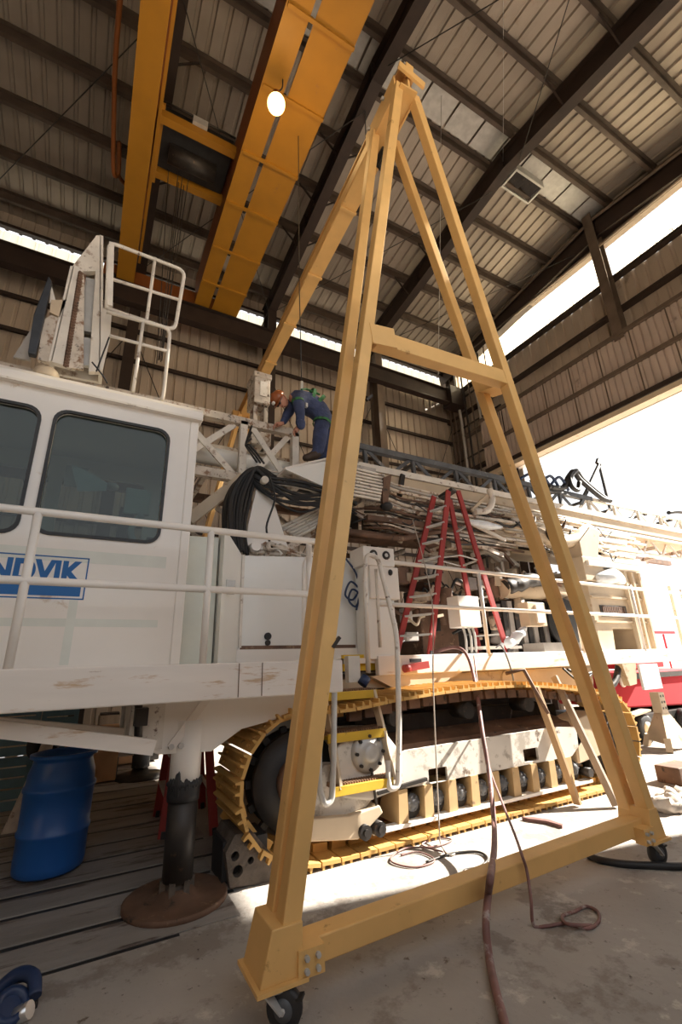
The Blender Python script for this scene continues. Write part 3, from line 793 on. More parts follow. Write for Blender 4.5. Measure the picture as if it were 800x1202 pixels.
MB().tube(curve([at(405, 655, Y=4.85), at(417, 672, Y=4.83), at(421, 690, Y=4.85), at(414, 704, Y=4.85), at(405, 698, Y=4.85), at(411, 683, Y=4.85), at(420, 690, Y=4.84), at(422, 700, Y=4.84), at(417, 712, Y=4.84), at(409, 704, Y=4.84), at(413, 692, Y=4.83), at(421, 698, Y=4.83), at(418, 716, Y=4.83)], 6), .013, 7).build('cable_loop', 'cable_blue', rig)

# --- right-hand deck
MB().box(3.0, 10.6, 4.60, 4.68, 1.44, 1.66).build('deck_edge', 'fascia', rig, bevel=.01)
MB().box(2.62, 10.6, 4.68, 7.4, 1.58, 1.64).build('deck_plate', 'white', rig)
MB().box(3.45, 3.62, 4.585, 4.60, 1.575, 1.615).build('rating_plate', 'black', rig)
sp = MB(); sp.bar(at(479, 784, Y=4.55), at(502, 780, Y=4.55), .05, .08); sp.cyl(at(474, 785, Y=4.55), at(480, 784, Y=4.55), .045, n=10)
sp.build('shutoff_valve', 'red', rig)
railing([[(3.02, 4.62, 2.80), (6.9, 4.62, 2.74), (10.4, 4.62, 2.70)], [(3.02, 4.62, 2.26), (10.4, 4.62, 2.22)]], [((x, 4.62, 1.64), (x, 4.62, 2.78)) for x in (4.80, 6.85, 8.55, 10.3)])
# underbody between the tracks
MB().prism([(1.2, 1.40), (1.2, 1.15), (2.0, 1.20), (2.6, 1.30), (5.5, 1.30), (7.2, 1.35), (7.2, 1.44)], 'y', 4.75, 7.0).build('underbody', 'beige', rig)
MB().prism([(2.9, 1.44), (4.3, 1.44), (3.9, 1.30), (3.2, 1.30)], 'y', 4.62, 4.75).build('underbody_rib', 'beige', rig)
tk = MB(); tk.prism(rrect(5.1, 7.1, 1.08, 1.43, .12), 'y', 4.72, 5.5)
tk.build('fuel_tank', 'beige', rig, bevel=.02)
MB().tube(curve([(6.35, 4.6, 1.40), (6.6, 4.55, 1.32), (6.95, 4.55, 1.36), (7.3, 4.6, 1.42)], 6), .02, 7).build('hose', 'hose', rig)
MB().tube(curve([(6.25, 4.6, 1.42), (6.5, 4.52, 1.22), (6.9, 4.55, 1.36)], 6), .016, 7).build('hose', 'hose', rig)
MB().prism([(7.75, 1.44), (8.15, 1.44), (8.05, 1.12), (7.85, 1.1)], 'y', 4.6, 4.7).build('hanger_plate', 'beige', rig)
MB().box(8.2, 8.75, 4.58, 4.62, 1.02, 1.42).build('notice_sheet', 'bag', rig)
MB().tube(curve([(7.0, 4.7, 1.0), (7.5, 4.65, 1.15), (7.8, 4.7, 1.4)], 5), .05, 8).build('drain_hose', 'dark_steel', rig)
cx = MB(); cx.box(2.6, 6.2, 5.0, 7.4, .55, 1.25); cx.box(2.3, 6.0, 4.65, 5.0, .45, .95)
cx.build('carbody', 'dark_steel', rig)

# --- boarding ladder with bent hand rails
ld = empty('boarding_ladder', (2.3, 3.85, .5)); place(ld, (2.3, 3.85, .5), rig)
LY = 3.86
def lp3(px, py, y): return at(px, py, Y=y)
hr = MB()
hr.tube(rpath([(2.03, LY, 1.42), (2.0, LY, .72), (1.98, LY, .50), (1.90, LY - .02, .48), (1.86, LY, .62), (1.88, LY + .02, .95)], .12, 6), .026, 9)
hr.build('handrail', 'galv', ld)
hr = MB()
hr.tube(rpath([(2.60, LY + .05, .72), (2.56, LY, .50), (2.66, LY, .51), at(468, 850, Y=LY), at(466, 760, Y=LY + .02), at(464, 738, Y=LY + .1), at(452, 690, Y=LY + .35), at(443, 654, Y=LY + .5), at(430, 650, Y=LY + .5), at(428, 680, Y=LY + .5), at(432, 790, Y=LY + .5)], .14, 6), .027, 9)
hr.tube([at(441, 668, Y=LY + .55), at(446, 760, Y=LY + .55)], .02, 8)
hr.build('handrail', 'white_worn', ld)
hr = MB()
hr.tube(rpath([at(356, 775, Y=LY + .5), at(357, 660, Y=LY + .5), at(366, 648, Y=LY + .5), at(376, 660, Y=LY + .5), at(378, 720, Y=LY + .4)], .1, 6), .024, 9)
hr.build('handrail', 'white', ld)
hc = MB()
for k in range(22):
    z = 1.75 + k * .045
    q = at(368, 770 - k * 4.6, Y=LY + .46); hc.tube([(q.x - .02 + .012 * (k % 2), q.y, q.z), (q.x + .02 - .012 * (k % 2), q.y, q.z + .035)], .013, 6)
hc.build('gate_chain', 'yellow_paint', ld)
MB().cyl((2.5, LY + .3, 1.38), (2.56, LY + .3, 1.45), .05, n=12).build('pivot_boot', 'cable_blue', ld)
MB().box(2.42, 2.56, LY + .42, LY + .5, 1.40, 1.66).build('ladder_bracket', 'white_worn', ld)
for z, y in ((1.30, LY + .22), (.96, LY + .10), (.56, LY + .02)):
    st = MB(); st.box(2.0, 2.62, y - .015, y + .01, z - .045, z + .03); st.box(2.0, 2.62, y + .2, y + .225, z - .045, z + .03)
    s_ = st.build('step', 'tread', ld, bevel=.004)
    gr = MB()
    for k in range(24):
        x = 2.01 + k * .0258; gr.prism([(x, z + .012), (x + .006, z + .046), (x + .016, z + .046), (x + .022, z + .012)], 'y', y, y + .2)
    gr.build('grip_teeth', 'grate', s_)
for x in (2.03, 2.585):
    MB().bar((x, LY + .24, 1.32), (x + .02, LY + .12, .96), .03, .075).bar((x + .02, LY + .12, .96), (x + .04, LY + .04, .56), .03, .075).build('stringer', 'beige', ld)
# ------------------------------------------------------------------ crawler tracks
def track_path():
    """closed loop in (x,z): bottom run, right wheel, humped top run, left wheel"""
    pts = [(2.0, .035), (3.4, .035), (4.8, .035), (6.0, .04)]
    for a in range(-75, 95, 18): pts.append((6.12 + .50 * math.cos(math.radians(a)), .56 + .50 * math.sin(math.radians(a))))
    pts += [(5.6, 1.14), (4.9, 1.22), (4.2, 1.25), (3.5, 1.24), (2.8, 1.20), (2.2, 1.145)]
    for a in range(98, 232, 16): pts.append((1.77 + .54 * math.cos(math.radians(a)), .62 + .54 * math.sin(math.radians(a))))
    pts += [(1.62, .10)]
    return curve([(x, 0, z) for x, z in pts], 8, True)


def resample(p, n):
    L = [0]
    for i in range(len(p)): L.append(L[-1] + (p[(i + 1) % len(p)] - p[i]).length)
    out = []
    for k in range(n):
        s = L[-1] * k / n; i = max(j for j in range(len(p)) if L[j] <= s)
        out.append(p[i].lerp(p[(i + 1) % len(p)], (s - L[i]) / max(1e-9, L[i + 1] - L[i])))
    return out


NS = 66
path = resample(track_path(), NS)
pitch = sum((path[i] - path[i - 1]).length for i in range(NS)) / NS
def make_track(y0, name, full):
    tr = empty(name, (3.9, y0 + .35, 0)); place(tr, (3.9, y0 + .35, 0), rig)
    sh = MB(); h = pitch / 2 - .006
    sh.box(-h, h, -.36, .36, -.014, .014)
    for x in (-h + .012, -h + .088): sh.prism([(x - .012, -.012), (x + .016, -.012), (x + .010, -.052), (x - .004, -.052)], 'y', -.355, .355)
    sh.box(-h * .8, h * .8, -.14, -.09, .014, .075); sh.box(-h * .8, h * .8, .09, .14, .014, .075)
    for x in (-.03, .05):
        for y in (-.25, -.2, .2, .25): sh.box(x - .012, x + .012, y - .012, y + .012, -.024, -.012)
    src = None
    for i in range(NS):
        p = path[i]; d = (path[(i + 1) % NS] - path[i - 1]).normalized()
        ang = math.atan2(d.z, d.x)
        loc = V((p.x, y0 + .36, p.z + .02))
        if src is None:
            src = sh.build('track_shoe', 'track', tr); place(src, loc, tr, (0, -ang, 0))
        else: inst(src, loc, tr, (0, -ang, 0))
    return tr


tr1 = make_track(3.92, 'near_crawler_track', True)
tr2 = make_track(6.9, 'far_crawler_track', False)
FY = 4.02
# frame of the near track: white box beam with slots and roller bays
fr = MB()
slots = []
for px, py in ((514, 910), (623, 886)):
    p = at(px, py, Y=FY); slots.append(rrect(p.x - .12, p.x + .12, p.z - .065, p.z + .065, .01, 1))
fr.prism([(2.62, .44), (5.35, .44), (5.62, .60), (5.62, .74), (5.1, .78), (2.9, .76), (2.62, .70)], 'y', FY, FY + .03, slots)
MB().prism([(FY + .03, .72), (FY + .03, .70), (FY + .25, .68), (FY + .25, .44), (FY + .5, .44), (FY + .5, .84), (FY + .45, .86), (FY + .08, .80)], 'x', 2.62, 5.6).build('frame_deck', 'brown_steel', rig)  # mud brown, darkened to hold the shade on top of the frame
frame = fr.build('track_frame', 'track_frame', rig, bevel=.008)
ho = MB()
ho.prism([(2.10, .86), (2.30, 1.0), (2.62, .98), (2.78, .80), (2.80, .45), (2.44, .40), (2.16, .46)], 'y', FY - .02, FY + .35)
ho.build('track_yoke', 'track_frame', frame, bevel=.02)
yl = MB(); yl.prism([(1.78, .30), (2.36, .30), (2.50, .42), (2.46, .70), (2.0, .74), (1.78, .56)], 'y', FY, FY + .4)
yl.build('idler_yoke', 'track_frame', frame, bevel=.015)
MB().prism([(1.72, .22), (2.28, .14), (2.55, .30), (2.52, .36), (2.2, .33), (1.72, .38)], 'y', FY - .06, FY + .3).build('yoke_shoe', 'beige', frame, bevel=.01)
MB().lathe([(.17, 0), (.175, .06), (.13, .09), (.09, .09), (.08, .13), (.04, .14)], (2.43, FY + .02, .80), axis=(0, -1, 0), n=26).build('hub_boss', 'galv', frame)
for k in range(8):
    a = k * PI / 4; MB().cyl((2.43 + .14 * math.cos(a), FY - .06, .80 + .14 * math.sin(a)), (2.43 + .14 * math.cos(a), FY - .09, .80 + .14 * math.sin(a)), .016, n=6).build('hub_bolt', 'dark_steel', frame)
for x in (2.34, 2.49): MB().cyl((x, FY - .10, .19), (x, FY + .1, .19), .06, n=14).cyl((x, FY - .12, .19), (x, FY - .1, .19), .03, n=10).build('guide_roller', 'dark_steel', frame)
MB().tube([(2.46, FY - .03, .72), (2.5, FY - .03, .36)], .012, 6).build('grease_line', 'dark_steel', frame)
MB().bar((2.52, FY - .02, .45), (3.1, FY - .02, .49), .03, .03).build('frame_lip', 'dark_steel', frame)
# roller bays
bay = 2.80; bw = .305
rol = None
for i in range(10):
    x = bay + i * bw
    if x > 5.4: break
    pt = MB().prism([(x - .055, .155), (x + .055, .155), (x + .06, .44), (x - .04, .44)], 'y', FY - .02, FY + .3).build('roller_guard', 'roller_beige', frame)
    if i == 9 or x + bw > 5.6: continue
    if rol is None:
        rb = MB(); rb.cyl((x + bw / 2, FY + .06, .27), (x + bw / 2, FY + .32, .27), .11, n=20)
        rol = rb.build('track_roller', 'dark_steel', frame); rb0 = V(rol.location)
        cp_ = MB(); cp_.lathe([(.075, 0), (.075, .03), (.045, .045), (.03, .06), (.01, .06)], (x + bw / 2, FY + .06, .30), axis=(0, -1, 0), n=16)
        for a in range(6): cp_.cyl((x + bw / 2 + .055 * math.cos(a), FY + .03, .30 + .055 * math.sin(a)), (x + bw / 2 + .055 * math.cos(a), FY + .01, .30 + .055 * math.sin(a)), .011, n=6)
        cpo = cp_.build('roller_cap', 'chord_dark', frame); cp0 = V(cpo.location)
    else:
        inst(rol, rb0 + V((i * bw, 0, 0)), frame); inst(cpo, cp0 + V((i * bw, 0, 0)), frame)
MB().box(2.45, 5.6, FY - .04, FY + .06, .135, .165).build('roller_rail', 'white', frame)
MB().box(2.7, 5.6, FY + .32, FY + .36, .1, .5).build('roller_bay_back', 'brown_steel', frame)
# sprocket (left) and idler (right)
def wheel(cx, cz, r, y, name, teeth):
    w = MB(); w.lathe([(r * .45, -.13), (r, -.13), (r, -.06), (r * .8, -.05), (r * .8, .05), (r, .06), (r, .13), (r * .45, .13)], (cx, y, cz), axis=(0, 1, 0), n=36)
    for k in range(teeth):
        a = 2 * PI * k / teeth; w.bar((cx + r * .9 * math.cos(a), y, cz + r * .9 * math.sin(a)), (cx + r * 1.1 * math.cos(a), y, cz + r * 1.1 * math.sin(a)), .06, .06, up=(0, 1, 0))
    o = w.build(name, 'black', rig)
    MB().lathe([(r * .5, 0), (r * .48, .1), (r * .3, .14), (r * .1, .15)], (cx, y - .1, cz), axis=(0, -1, 0), n=24).build('wheel_hub', 'brown_steel', o)
wheel(1.79, .62, .40, 4.28, 'drive_sprocket', 14); wheel(6.12, .56, .36, 4.28, 'track_idler', 0)
MB().prism([(5.45, .34), (6.05, .40), (6.12, .66), (5.95, .9), (5.5, .82)], 'y', FY, FY + .35).build('idler_bracket', 'beige', frame, bevel=.02)
for x in (2.9, 3.9, 4.9): MB().cyl((x, 4.16, 1.04), (x, 4.4, 1.04), .09, n=16).build('carrier_roller', 'dark_steel', frame)
MB().box(2.6, 5.5, 4.5, 4.62, .85, 1.02).build('frame_top_plate', 'dark_steel', frame)
pv = MB(); pv.cyl((5.72, FY + .1, .28), (5.72, FY - .05, .28), .07, n=12); pv.cyl((5.58, FY + .1, .24), (5.58, FY - .05, .24), .05, n=12)
pv.build('tensioner', 'dark_steel', frame)
# chain of link pins seen under the top run
lk = None
for i in range(NS):
    p = path[i]
    if p.z > 1.0 and 2.2 < p.x < 5.9:
        if lk is None: lk = MB().box(p.x - .07, p.x + .07, 4.10, 4.16, p.z - .10, p.z - .01).build('track_link', 'brown_steel', frame)
        else: inst(lk, (p.x, 4.13, p.z - .055), frame)

# ------------------------------------------------------------------ lattice mast lying along the rig
mast = empty('mast', (5, 6, 4)); place(mast, (5, 6, 4), rig)
TY, TB = 5.6, 6.6
ZU, ZL = 4.90, 4.03
MB().bar((-3, TY, ZU), (2.42, TY, ZU), .10, .11).build('upper_chord', 'white_rusty', mast)
MB().bar((-3, TB, ZU), (14.5, TB, ZU), .10, .11).build('upper_chord', 'white_rusty', mast)
MB().bar((-3, TY, ZL), (1.55, TY, ZL), .10, .13).build('lower_chord', 'white_rusty', mast)
MB().bar((-3, TB, ZL), (14.5, TB, ZL), .10, .12).build('lower_chord', 'brown_steel', mast)
def xbay(x0, x1, z0, z1, y, w, mt):
    MB().bar((x0, y, z1), (x1, y, z0), .03, w, up=(0, 1, 0) if 0 else (0, 0, 1)).build('brace', mt, mast)
    MB().bar((x0, y + .03, z0), (x1, y + .03, z1), .03, w).build('brace', mt, mast)
for x0, x1 in ((-2.7, -1.75), (-1.65, -.7), (-.6, .35), (.62, 1.48), (1.66, 2.30)):
    xbay(x0 + .04, x1 - .03, ZL + .05, ZU - .05, TY, .085, 'white_worn')
    if x0 > .5: continue
for x0, x1 in ((.45, 1.4), (1.5, 2.4), (2.5, 3.4)): xbay(x0, x1, 3.35, 3.95, TB + .1, .07, 'white_rusty')
for x in (-.65, .5, 1.57, 2.36): MB().bar((x, TY, ZL - .04), (x, TY, ZU), .10, .10).build('mast_post', 'white_worn', mast)
for i in range(14): 
    x = -2.5 + i * 1.2
    MB().bar((x, TY + .03, ZL), (x, TB, ZL), .06, .08).build('cross_member', 'white_rusty', mast)
    if x > 3: MB().bar((x, TY + .03, ZU), (x, TB, ZU), .05, .06).build('cross_member', 'chord_dark', mast)
# dark upper chord with short V braces above the wide pale chord
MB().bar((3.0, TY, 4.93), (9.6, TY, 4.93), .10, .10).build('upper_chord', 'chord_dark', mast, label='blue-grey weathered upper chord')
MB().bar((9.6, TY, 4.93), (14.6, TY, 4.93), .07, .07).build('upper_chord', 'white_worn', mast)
mc = MB(); mc.bar((2.9, TY - .02, 4.56), (14.6, TY - .02, 4.56), .14, .11)
mc.build('middle_chord', 'white_worn', mast)
MB().bar((2.9, TY - .02, 4.40), (14.6, TY - .02, 4.40), .07, .2).build('chord_web', 'beige', mast)
for i in range(12):
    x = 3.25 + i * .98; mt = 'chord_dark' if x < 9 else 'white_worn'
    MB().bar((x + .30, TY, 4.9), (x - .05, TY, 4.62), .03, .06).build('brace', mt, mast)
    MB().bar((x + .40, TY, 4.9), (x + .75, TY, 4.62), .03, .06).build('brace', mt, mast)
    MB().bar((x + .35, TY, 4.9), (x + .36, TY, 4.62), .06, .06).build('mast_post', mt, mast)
# lower lattice on the right half, out in the sun
for i in range(8):
    x = 7.6 + i * .85
    MB().bar((x, TY + .1, 4.28), (x + .42, TY + .1, 3.86), .04, .05).build('brace', 'white_worn', mast)
    MB().bar((x + .85, TY + .1, 4.28), (x + .42, TY + .1, 3.86), .04, .05).build('brace', 'white_worn', mast)
MB().bar((8.6, TY + .1, 3.84), (14.6, TY + .1, 3.84), .09, .09).build('lower_chord', 'white_worn', mast)
# drill rod / feed cylinders inside
MB().cyl((-2.8, 5.95, 4.45), (2.9, 5.95, 4.45), .13, n=20).build('rotary_tube', 'white_cool', mast)
MB().cyl((-2.8, 6.2, 4.62), (3.4, 6.2, 4.62), .06, n=12).build('feed_rod', 'dark_steel', mast)
MB().cyl((-2.8, 6.0, 4.2), (2.9, 6.05, 4.2), .05, n=12).build('feed_rod', 'black', mast)
MB().box(-.2, .9, 5.7, 6.1, 4.1, 4.16).build('cable_tray', 'tray', mast)
for k in range(5): MB().tube([(1.7, 5.54 - .02 * k, 4.20 - .055 * k), (2.95, 5.5 - .02 * k, 4.16 - .055 * k)], .011, 8).build('hydraulic_pipe', 'white_worn', mast)
# banks of pipes below the mast in the middle (x 2.4 .. 3.4) ending at a clamp plate
for k in range(9): MB().tube([(2.75, 5.25, 4.36 - .055 * k), (3.72 - .02 * k, 5.25 - .008 * k, 4.32 - .055 * k)], .021, 8).build('hydraulic_pipe', 'white_worn', mast)
MB().prism([(3.66, 4.26), (3.82, 4.34), (3.70, 3.78), (3.62, 3.86)], 'y', 5.2, 5.24).build('clamp_plate', 'brown_steel', mast)
MB().box(2.7, 3.6, 5.3, 5.5, 4.34, 4.44).build('pipe_cover', 'tray', mast)
random.seed(12)
for k in range(14):
    z = 4.30 - .06 * k; x1 = 6.8 + .3 * math.sin(k * 2.1)
    pts = [(3.45, 5.36 + .012 * k, z), (3.75, 5.3, z - .02), (3.9 + .05 * k, 5.3 + .01 * k, z - .06 + random.uniform(-.05, .04)), (5.2, 5.42, z - .05), (x1, 5.45 + .01 * k, z - .04)]
    MB().tube(rpath(pts, .12, 3), .017 + .006 * (k % 3), 7).build('hydraulic_pipe', ('white_rusty', 'tray', 'white_rusty', 'brown_steel', 'dark_steel')[k % 5], mast)
for k in range(16):
    z = 4.30 - .05 * k; x0 = 6.2 + .25 * (k % 3)
    MB().tube(rpath([(x0, 5.45, z), (8.4 + .3 * (k % 4), 5.48, z + .01), (8.9 + .2 * (k % 4), 5.5, z - .12), (10.4 + .2 * (k % 5), 5.5, z - .10)], .1, 3), .02 + .008 * (k % 3), 7).build('hydraulic_pipe', ('beige', 'white_worn', 'beige', 'white_rusty')[k % 4], mast)
# brackets, valve blocks and trays tucked under the mast
random.seed(5)
for k in range(60):
    x = random.uniform(3.0, 10.2); y = random.uniform(5.45, 6.3); z = random.uniform(3.30, 4.15) + (.06 * (x - 4) / 6)
    w, d, h = random.uniform(.06, .34), random.uniform(.06, .25), random.uniform(.04, .18)
    mt = ('white_rusty', 'dark_steel', 'white_worn', 'brown_steel', 'tray', 'white_rusty')[k % 6]
    if k % 3 == 0: MB().box(x - w, x + w, y - d / 2, y + d / 2, z, z + h).build('valve_block', mt, mast, bevel=.006)
    elif k % 3 == 1: MB().bar((x, y, z), (x + random.uniform(-.5, .5), y, z + random.uniform(.1, .45)), .05, .05 + .03 * (k % 2)).build('bracket', mt, mast)
    else: MB().tube(curve([(x - .35, y, z), (x, y - .05, z + random.uniform(-.12, .12)), (x + .4, y + .05, z + random.uniform(-.05, .1))], 5), random.uniform(.02, .055), 8).build('pipe_run', mt, mast)
for k in range(34):
    x = random.uniform(2.6, 9.6); y = random.uniform(5.3, 5.6); z = random.uniform(3.45, 4.2)
    l = random.uniform(.4, 1.3)
    MB().tube(curve([(x, y, z), (x + l * .3, y - .05, z + random.uniform(-.15, .1)), (x + l * .7, y + .02, z + random.uniform(-.2, .1)), (x + l, y, z + random.uniform(-.15, .15))], 5), random.uniform(.009, .02), 6).build('hose', ('hose', 'brown_steel', 'hose', 'hose')[k % 4], mast)
random.seed(44)
for k in range(26):
    x = random.uniform(2.9, 9.4); z = random.uniform(3.45, 4.1); l = random.uniform(.3, .9)
    MB().bar((x, 5.36 + .01 * k, z), (x + l, 5.4 + .01 * k, z + random.choice((-1, 1)) * random.uniform(.1, .38)), .04, random.uniform(.04, .09)).build('bracket', ('white_worn', 'brown_steel', 'white_rusty')[k % 3], mast)
for k in range(12):
    x = 3.3 + .55 * k; MB().box(x, x + .3, 5.9, 6.2, 3.5 + .03 * (k % 3), 3.9).build('gap_shade_box', 'dark_steel', mast)  # dark boxes added to stand in for the shaded gaps under the mast
# long walk plates / angle beams forming the underside of the mast
for x0, x1, y, z, w, h, mt in ((2.7, 5.0, 5.7, 3.42, .5, .07, 'brown_steel'), (4.2, 7.0, 5.9, 3.55, .5, .08, 'beige'), (5.2, 9.2, 5.55, 3.72, .14, .16, 'beige'), (4.3, 6.6, 5.4, 3.9, .2, .05, 'white_rusty'),
                               (6.8, 10.6, 5.9, 3.50, .5, .09, 'beige'), (3.4, 5.2, 5.35, 3.62, .12, .08, 'brown_steel'), (8.4, 11.2, 5.6, 3.52, .16, .12, 'brown_steel'), (9.0, 14.4, 5.9, 4.2, .7, .05, 'beige')):
    MB().bar((x0, y, z), (x1, y, z + .03), w, h).build('mast_beam', mt, mast, bevel=.006)
MB().tube(rpath([(2.6, 5.35, 3.38), (4.0, 5.35, 3.36), (4.5, 5.4, 3.5), (5.3, 5.4, 3.72)], .1), .045, 9).build('pipe_run', 'brown_steel', mast)
gs = MB(); gs.tube(rpath([(5.6, 5.3, 4.0), (5.95, 5.3, 4.06), (6.1, 5.3, 4.3), (6.05, 5.3, 4.5)], .12), .06, 9)
gs.build('goose_neck', 'white_worn', mast)
MB().bar((5.55, 5.32, 4.02), (6.0, 5.32, 4.38), .03, .05).build('bracket', 'beige', mast)
MB().ball((3.72, 5.25, 3.82), .10, .09, .07, 12, 8).build('dust_cap', 'black', mast)
bgm = MB(); bgm.tube(curve([(5.35, 5.28, 3.80), (5.6, 5.26, 3.78), (5.9, 5.25, 3.76), (6.2, 5.28, 3.79)], 6), [.02 + .05 * math.sin(PI * i / 18) for i in range(19)], 9)
bgm.build('plastic_wrap', 'bag', mast)
MB().box(7.9, 8.5, 5.0, 5.3, 2.9, 3.35).build('mast_pivot', 'beige', mast, bevel=.01)
MB().prism([(8.0, 3.3), (8.45, 3.3), (8.75, 3.95), (8.45, 4.0), (8.0, 3.65)], 'y', 5.05, 5.35).build('pivot_plate', 'beige', mast, bevel=.01)
MB().tube(rpath([(6.9, 5.2, 3.75), (7.6, 5.2, 3.62), (8.1, 5.2, 3.72), (8.6, 5.2, 4.0)], .15), .13, 10).build('exhaust_sleeve', 'beige', mast)
MB().lathe([(.14, 0), (.14, .05), (.10, .06), (.10, .02)], (7.15, 5.05, 3.7), axis=(.2, -1, 0), n=16).build('sleeve_mouth', 'black', mast)
# A-shaped bracket standing on the mast, with a hose hung over it
pk = at(703, 545, Y=TY)
MB().bar(at(681, 592, Y=TY), pk, .06, .07).bar(at(716, 598, Y=TY), pk, .05, .06).build('hose_hanger', 'chord_dark', mast)
MB().prism([(pk.x - .12, pk.z + .02), (pk.x - .02, pk.z + .16), (pk.x + .06, pk.z + .12), (pk.x + .04, pk.z - .05)], 'y', TY - .03, TY + .03).build('hanger_hook', 'dark_steel', mast)
for dx, dz in ((0, 0), (.10, .03)):
    MB().tube(curve([(8.0 + dx, 5.5, 4.95), (8.5 + dx, 5.5, 5.0 + dz), (8.72 + dx, 5.45, 5.28 + dz), (8.95 + dx, 5.45, 5.44 + dz), (9.2 + dx, 5.5, 5.30 + dz), (9.8 + dx, 5.5, 5.0 + dz), (10.1 + dx, 5.5, 4.95)], 7), .055, 8).build('hose', 'hose', mast)
MB().tube(curve([(8.72, 5.44, 5.3), (8.70, 5.42, 5.05), (8.9, 5.42, 4.98), (9.05, 5.44, 5.2)], 6), .05, 8).build('hose', 'hose', mast)
for k in range(4): MB().tube(curve([(7.2 + .3 * k, 5.5, 4.98), (7.5 + .3 * k, 5.45, 5.12 + .03 * k), (7.8 + .3 * k, 5.5, 4.97)], 6), .03, 7).build('hose', 'cable_blue', mast)
MB().tube(curve([(12.7, 5.5, 5.0), (13.2, 5.45, 5.08), (14.2, 5.5, 5.1)], 6), .05, 7).build('hose', 'hose', mast)
# plate the worker stands on
MB().prism([(2.06, 4.13), (2.86, 4.47), (3.1, 4.49), (3.1, 4.45), (2.88, 4.43), (2.06, 4.10)], 'y', 5.2, 5.58).build('stand_plate', 'white', mast)
MB().prism([(2.06, 4.10), (2.86, 4.44), (2.86, 3.96), (2.72, 3.92)], 'y', 5.2, 5.23).build('stand_skirt', 'white_cool', mast)
MB().box(2.70, 2.95, 5.0, 5.06, 3.55, 4.44).build('stand_bracket', 'brown_steel', mast)

# --- hose bundle hanging by the cab and running right along the mast
random.seed(21)
for k in range(13):
    dx, dy = random.uniform(-.13, .15), random.uniform(-.12, .12)
    top = (1.66 + dx * .5, 5.32 + dy, 4.05 + dx * .3)
    MB().tube(curve([(1.40 + dx, 5.05 + dy, 2.85), (1.38 + dx, 5.15 + dy, 3.2), (1.42 + dx * 1.2, 5.25 + dy, 3.55), (1.52 + dx, 5.3 + dy, 3.85), top, (1.86 + dx, 5.36 + dy, 3.98 + dx * .5)], 6), random.uniform(.014, .028), 8).build('hose', 'hose', rig)
for k in range(11):
    z = 3.98 - .035 * k
    MB().tube(curve([(1.62, 5.28 + .01 * k, 4.02 - .01 * k), (1.9, 5.25, z + random.uniform(-.04, .05)), (2.3, 5.22, z - .08 + random.uniform(-.11, .11)), (2.8, 5.2, z - .02 + random.uniform(-.08, .08)), (3.3, 5.45, z + random.uniform(-.1, .1))], 6), random.uniform(.011, .026), 8).build('hose', 'hose', rig)
for k in range(3): MB().tube(curve([(1.66 + .05 * k, 5.2, 4.12), (1.55, 5.15, 4.22 + .05 * k), (1.5, 5.2, 4.35), (1.6, 5.3, 4.5 + .1 * k)], 6), .014, 7).build('hose', 'hose', rig)
MB().tube(curve([(1.78, 5.1, 3.95), (1.86, 5.05, 3.6), (1.76, 5.05, 3.2), (1.84, 5.05, 2.95)], 6), .013, 7).build('hose', 'hose', rig)
MB().prism([(1.74, 3.95), (1.86, 3.95), (2.25, 2.82), (1.6, 2.82), (1.62, 3.3)], 'y', 5.35, 5.42).build('mast_support', 'white', rig)
MB().cyl((1.78, 5.2, 3.9), (1.78, 5.34, 3.9), .05, n=14).build('support_pin', 'white_worn', rig)
MB().bar((.9, 5.5, 3.3), (1.55, 5.5, 3.98), .2, .14).build('raking_strut', 'beige', rig)
MB().bar((2.0, 5.6, 2.9), (2.9, 5.7, 3.6), .14, .1).build('raking_strut', 'white_rusty', rig)
for k in range(6): MB().tube([(2.1 + .05 * k, 5.5, 3.35 - .02 * k), (2.7 + .05 * k, 5.5, 3.72 - .02 * k)], .022, 8).build('hydraulic_pipe', 'white_worn', rig)
MB().cyl((1.62, 4.99, 2.94), (1.62, 5.15, 2.94), .06, n=14).build('filter_cap', 'white', rig)

# --- engine, compressor and coolers on the deck
eg = empty('engine_deck', (6, 6, DZ)); place(eg, (6, 6, DZ), rig)
MB().cyl((3.5, 6.2, 3.02), (5.1, 6.2, 2.95), .26, n=24).build('air_receiver', 'brown_steel', eg)
MB().cyl((6.0, 5.3, 2.70), (8.6, 5.5, 2.76), .16, n=22).build('exhaust_silencer', 'beige', eg)
MB().tube(curve([(6.02, 5.28, 2.70), (6.3, 5.24, 2.76), (6.7, 5.24, 2.86), (7.2, 5.3, 2.84)], 5), [.13, .15, .15, .14, .13, .15, .14, .13, .12, .14, .13, .12, .11, .1, .09, .06], 10).build('heat_wrap', 'dark_steel', eg)
MB().box(4.55, 5.3, 5.7, 6.4, 1.64, 2.5).build('engine_block', 'brown_steel', eg, bevel=.02)
MB().box(5.4, 6.4, 5.9, 6.9, 1.64, 2.45).build('engine_block', 'dark_steel', eg, bevel=.02)
MB().box(6.3, 7.6, 5.4, 6.9, 1.64, 2.55).build('compressor', 'dark_steel', eg, bevel=.02)
MB().lathe([(.1, 0), (.42, 0), (.44, .04), (.42, .08), (.1, .08)], (7.4, 5.2, 2.15), axis=(0, 1, 0), n=28).build('fan_pulley', 'black', eg)
MB().box(3.4, 4.2, 5.9, 6.5, 1.64, 2.6).build('oil_tank', 'tray', eg, bevel=.02)
wb_ = MB().box(4.58, 4.98, 4.86, 5.1, 2.02, 2.46).build('junction_box', 'white', eg, bevel=.01)
for x in (4.70, 4.80, 4.88): MB().tube(curve([(x, 4.95, 2.03), (x, 4.92, 1.9), (x + .02, 4.95, 1.68)], 4), .018, 7).build('cable_gland', 'galv', wb_)
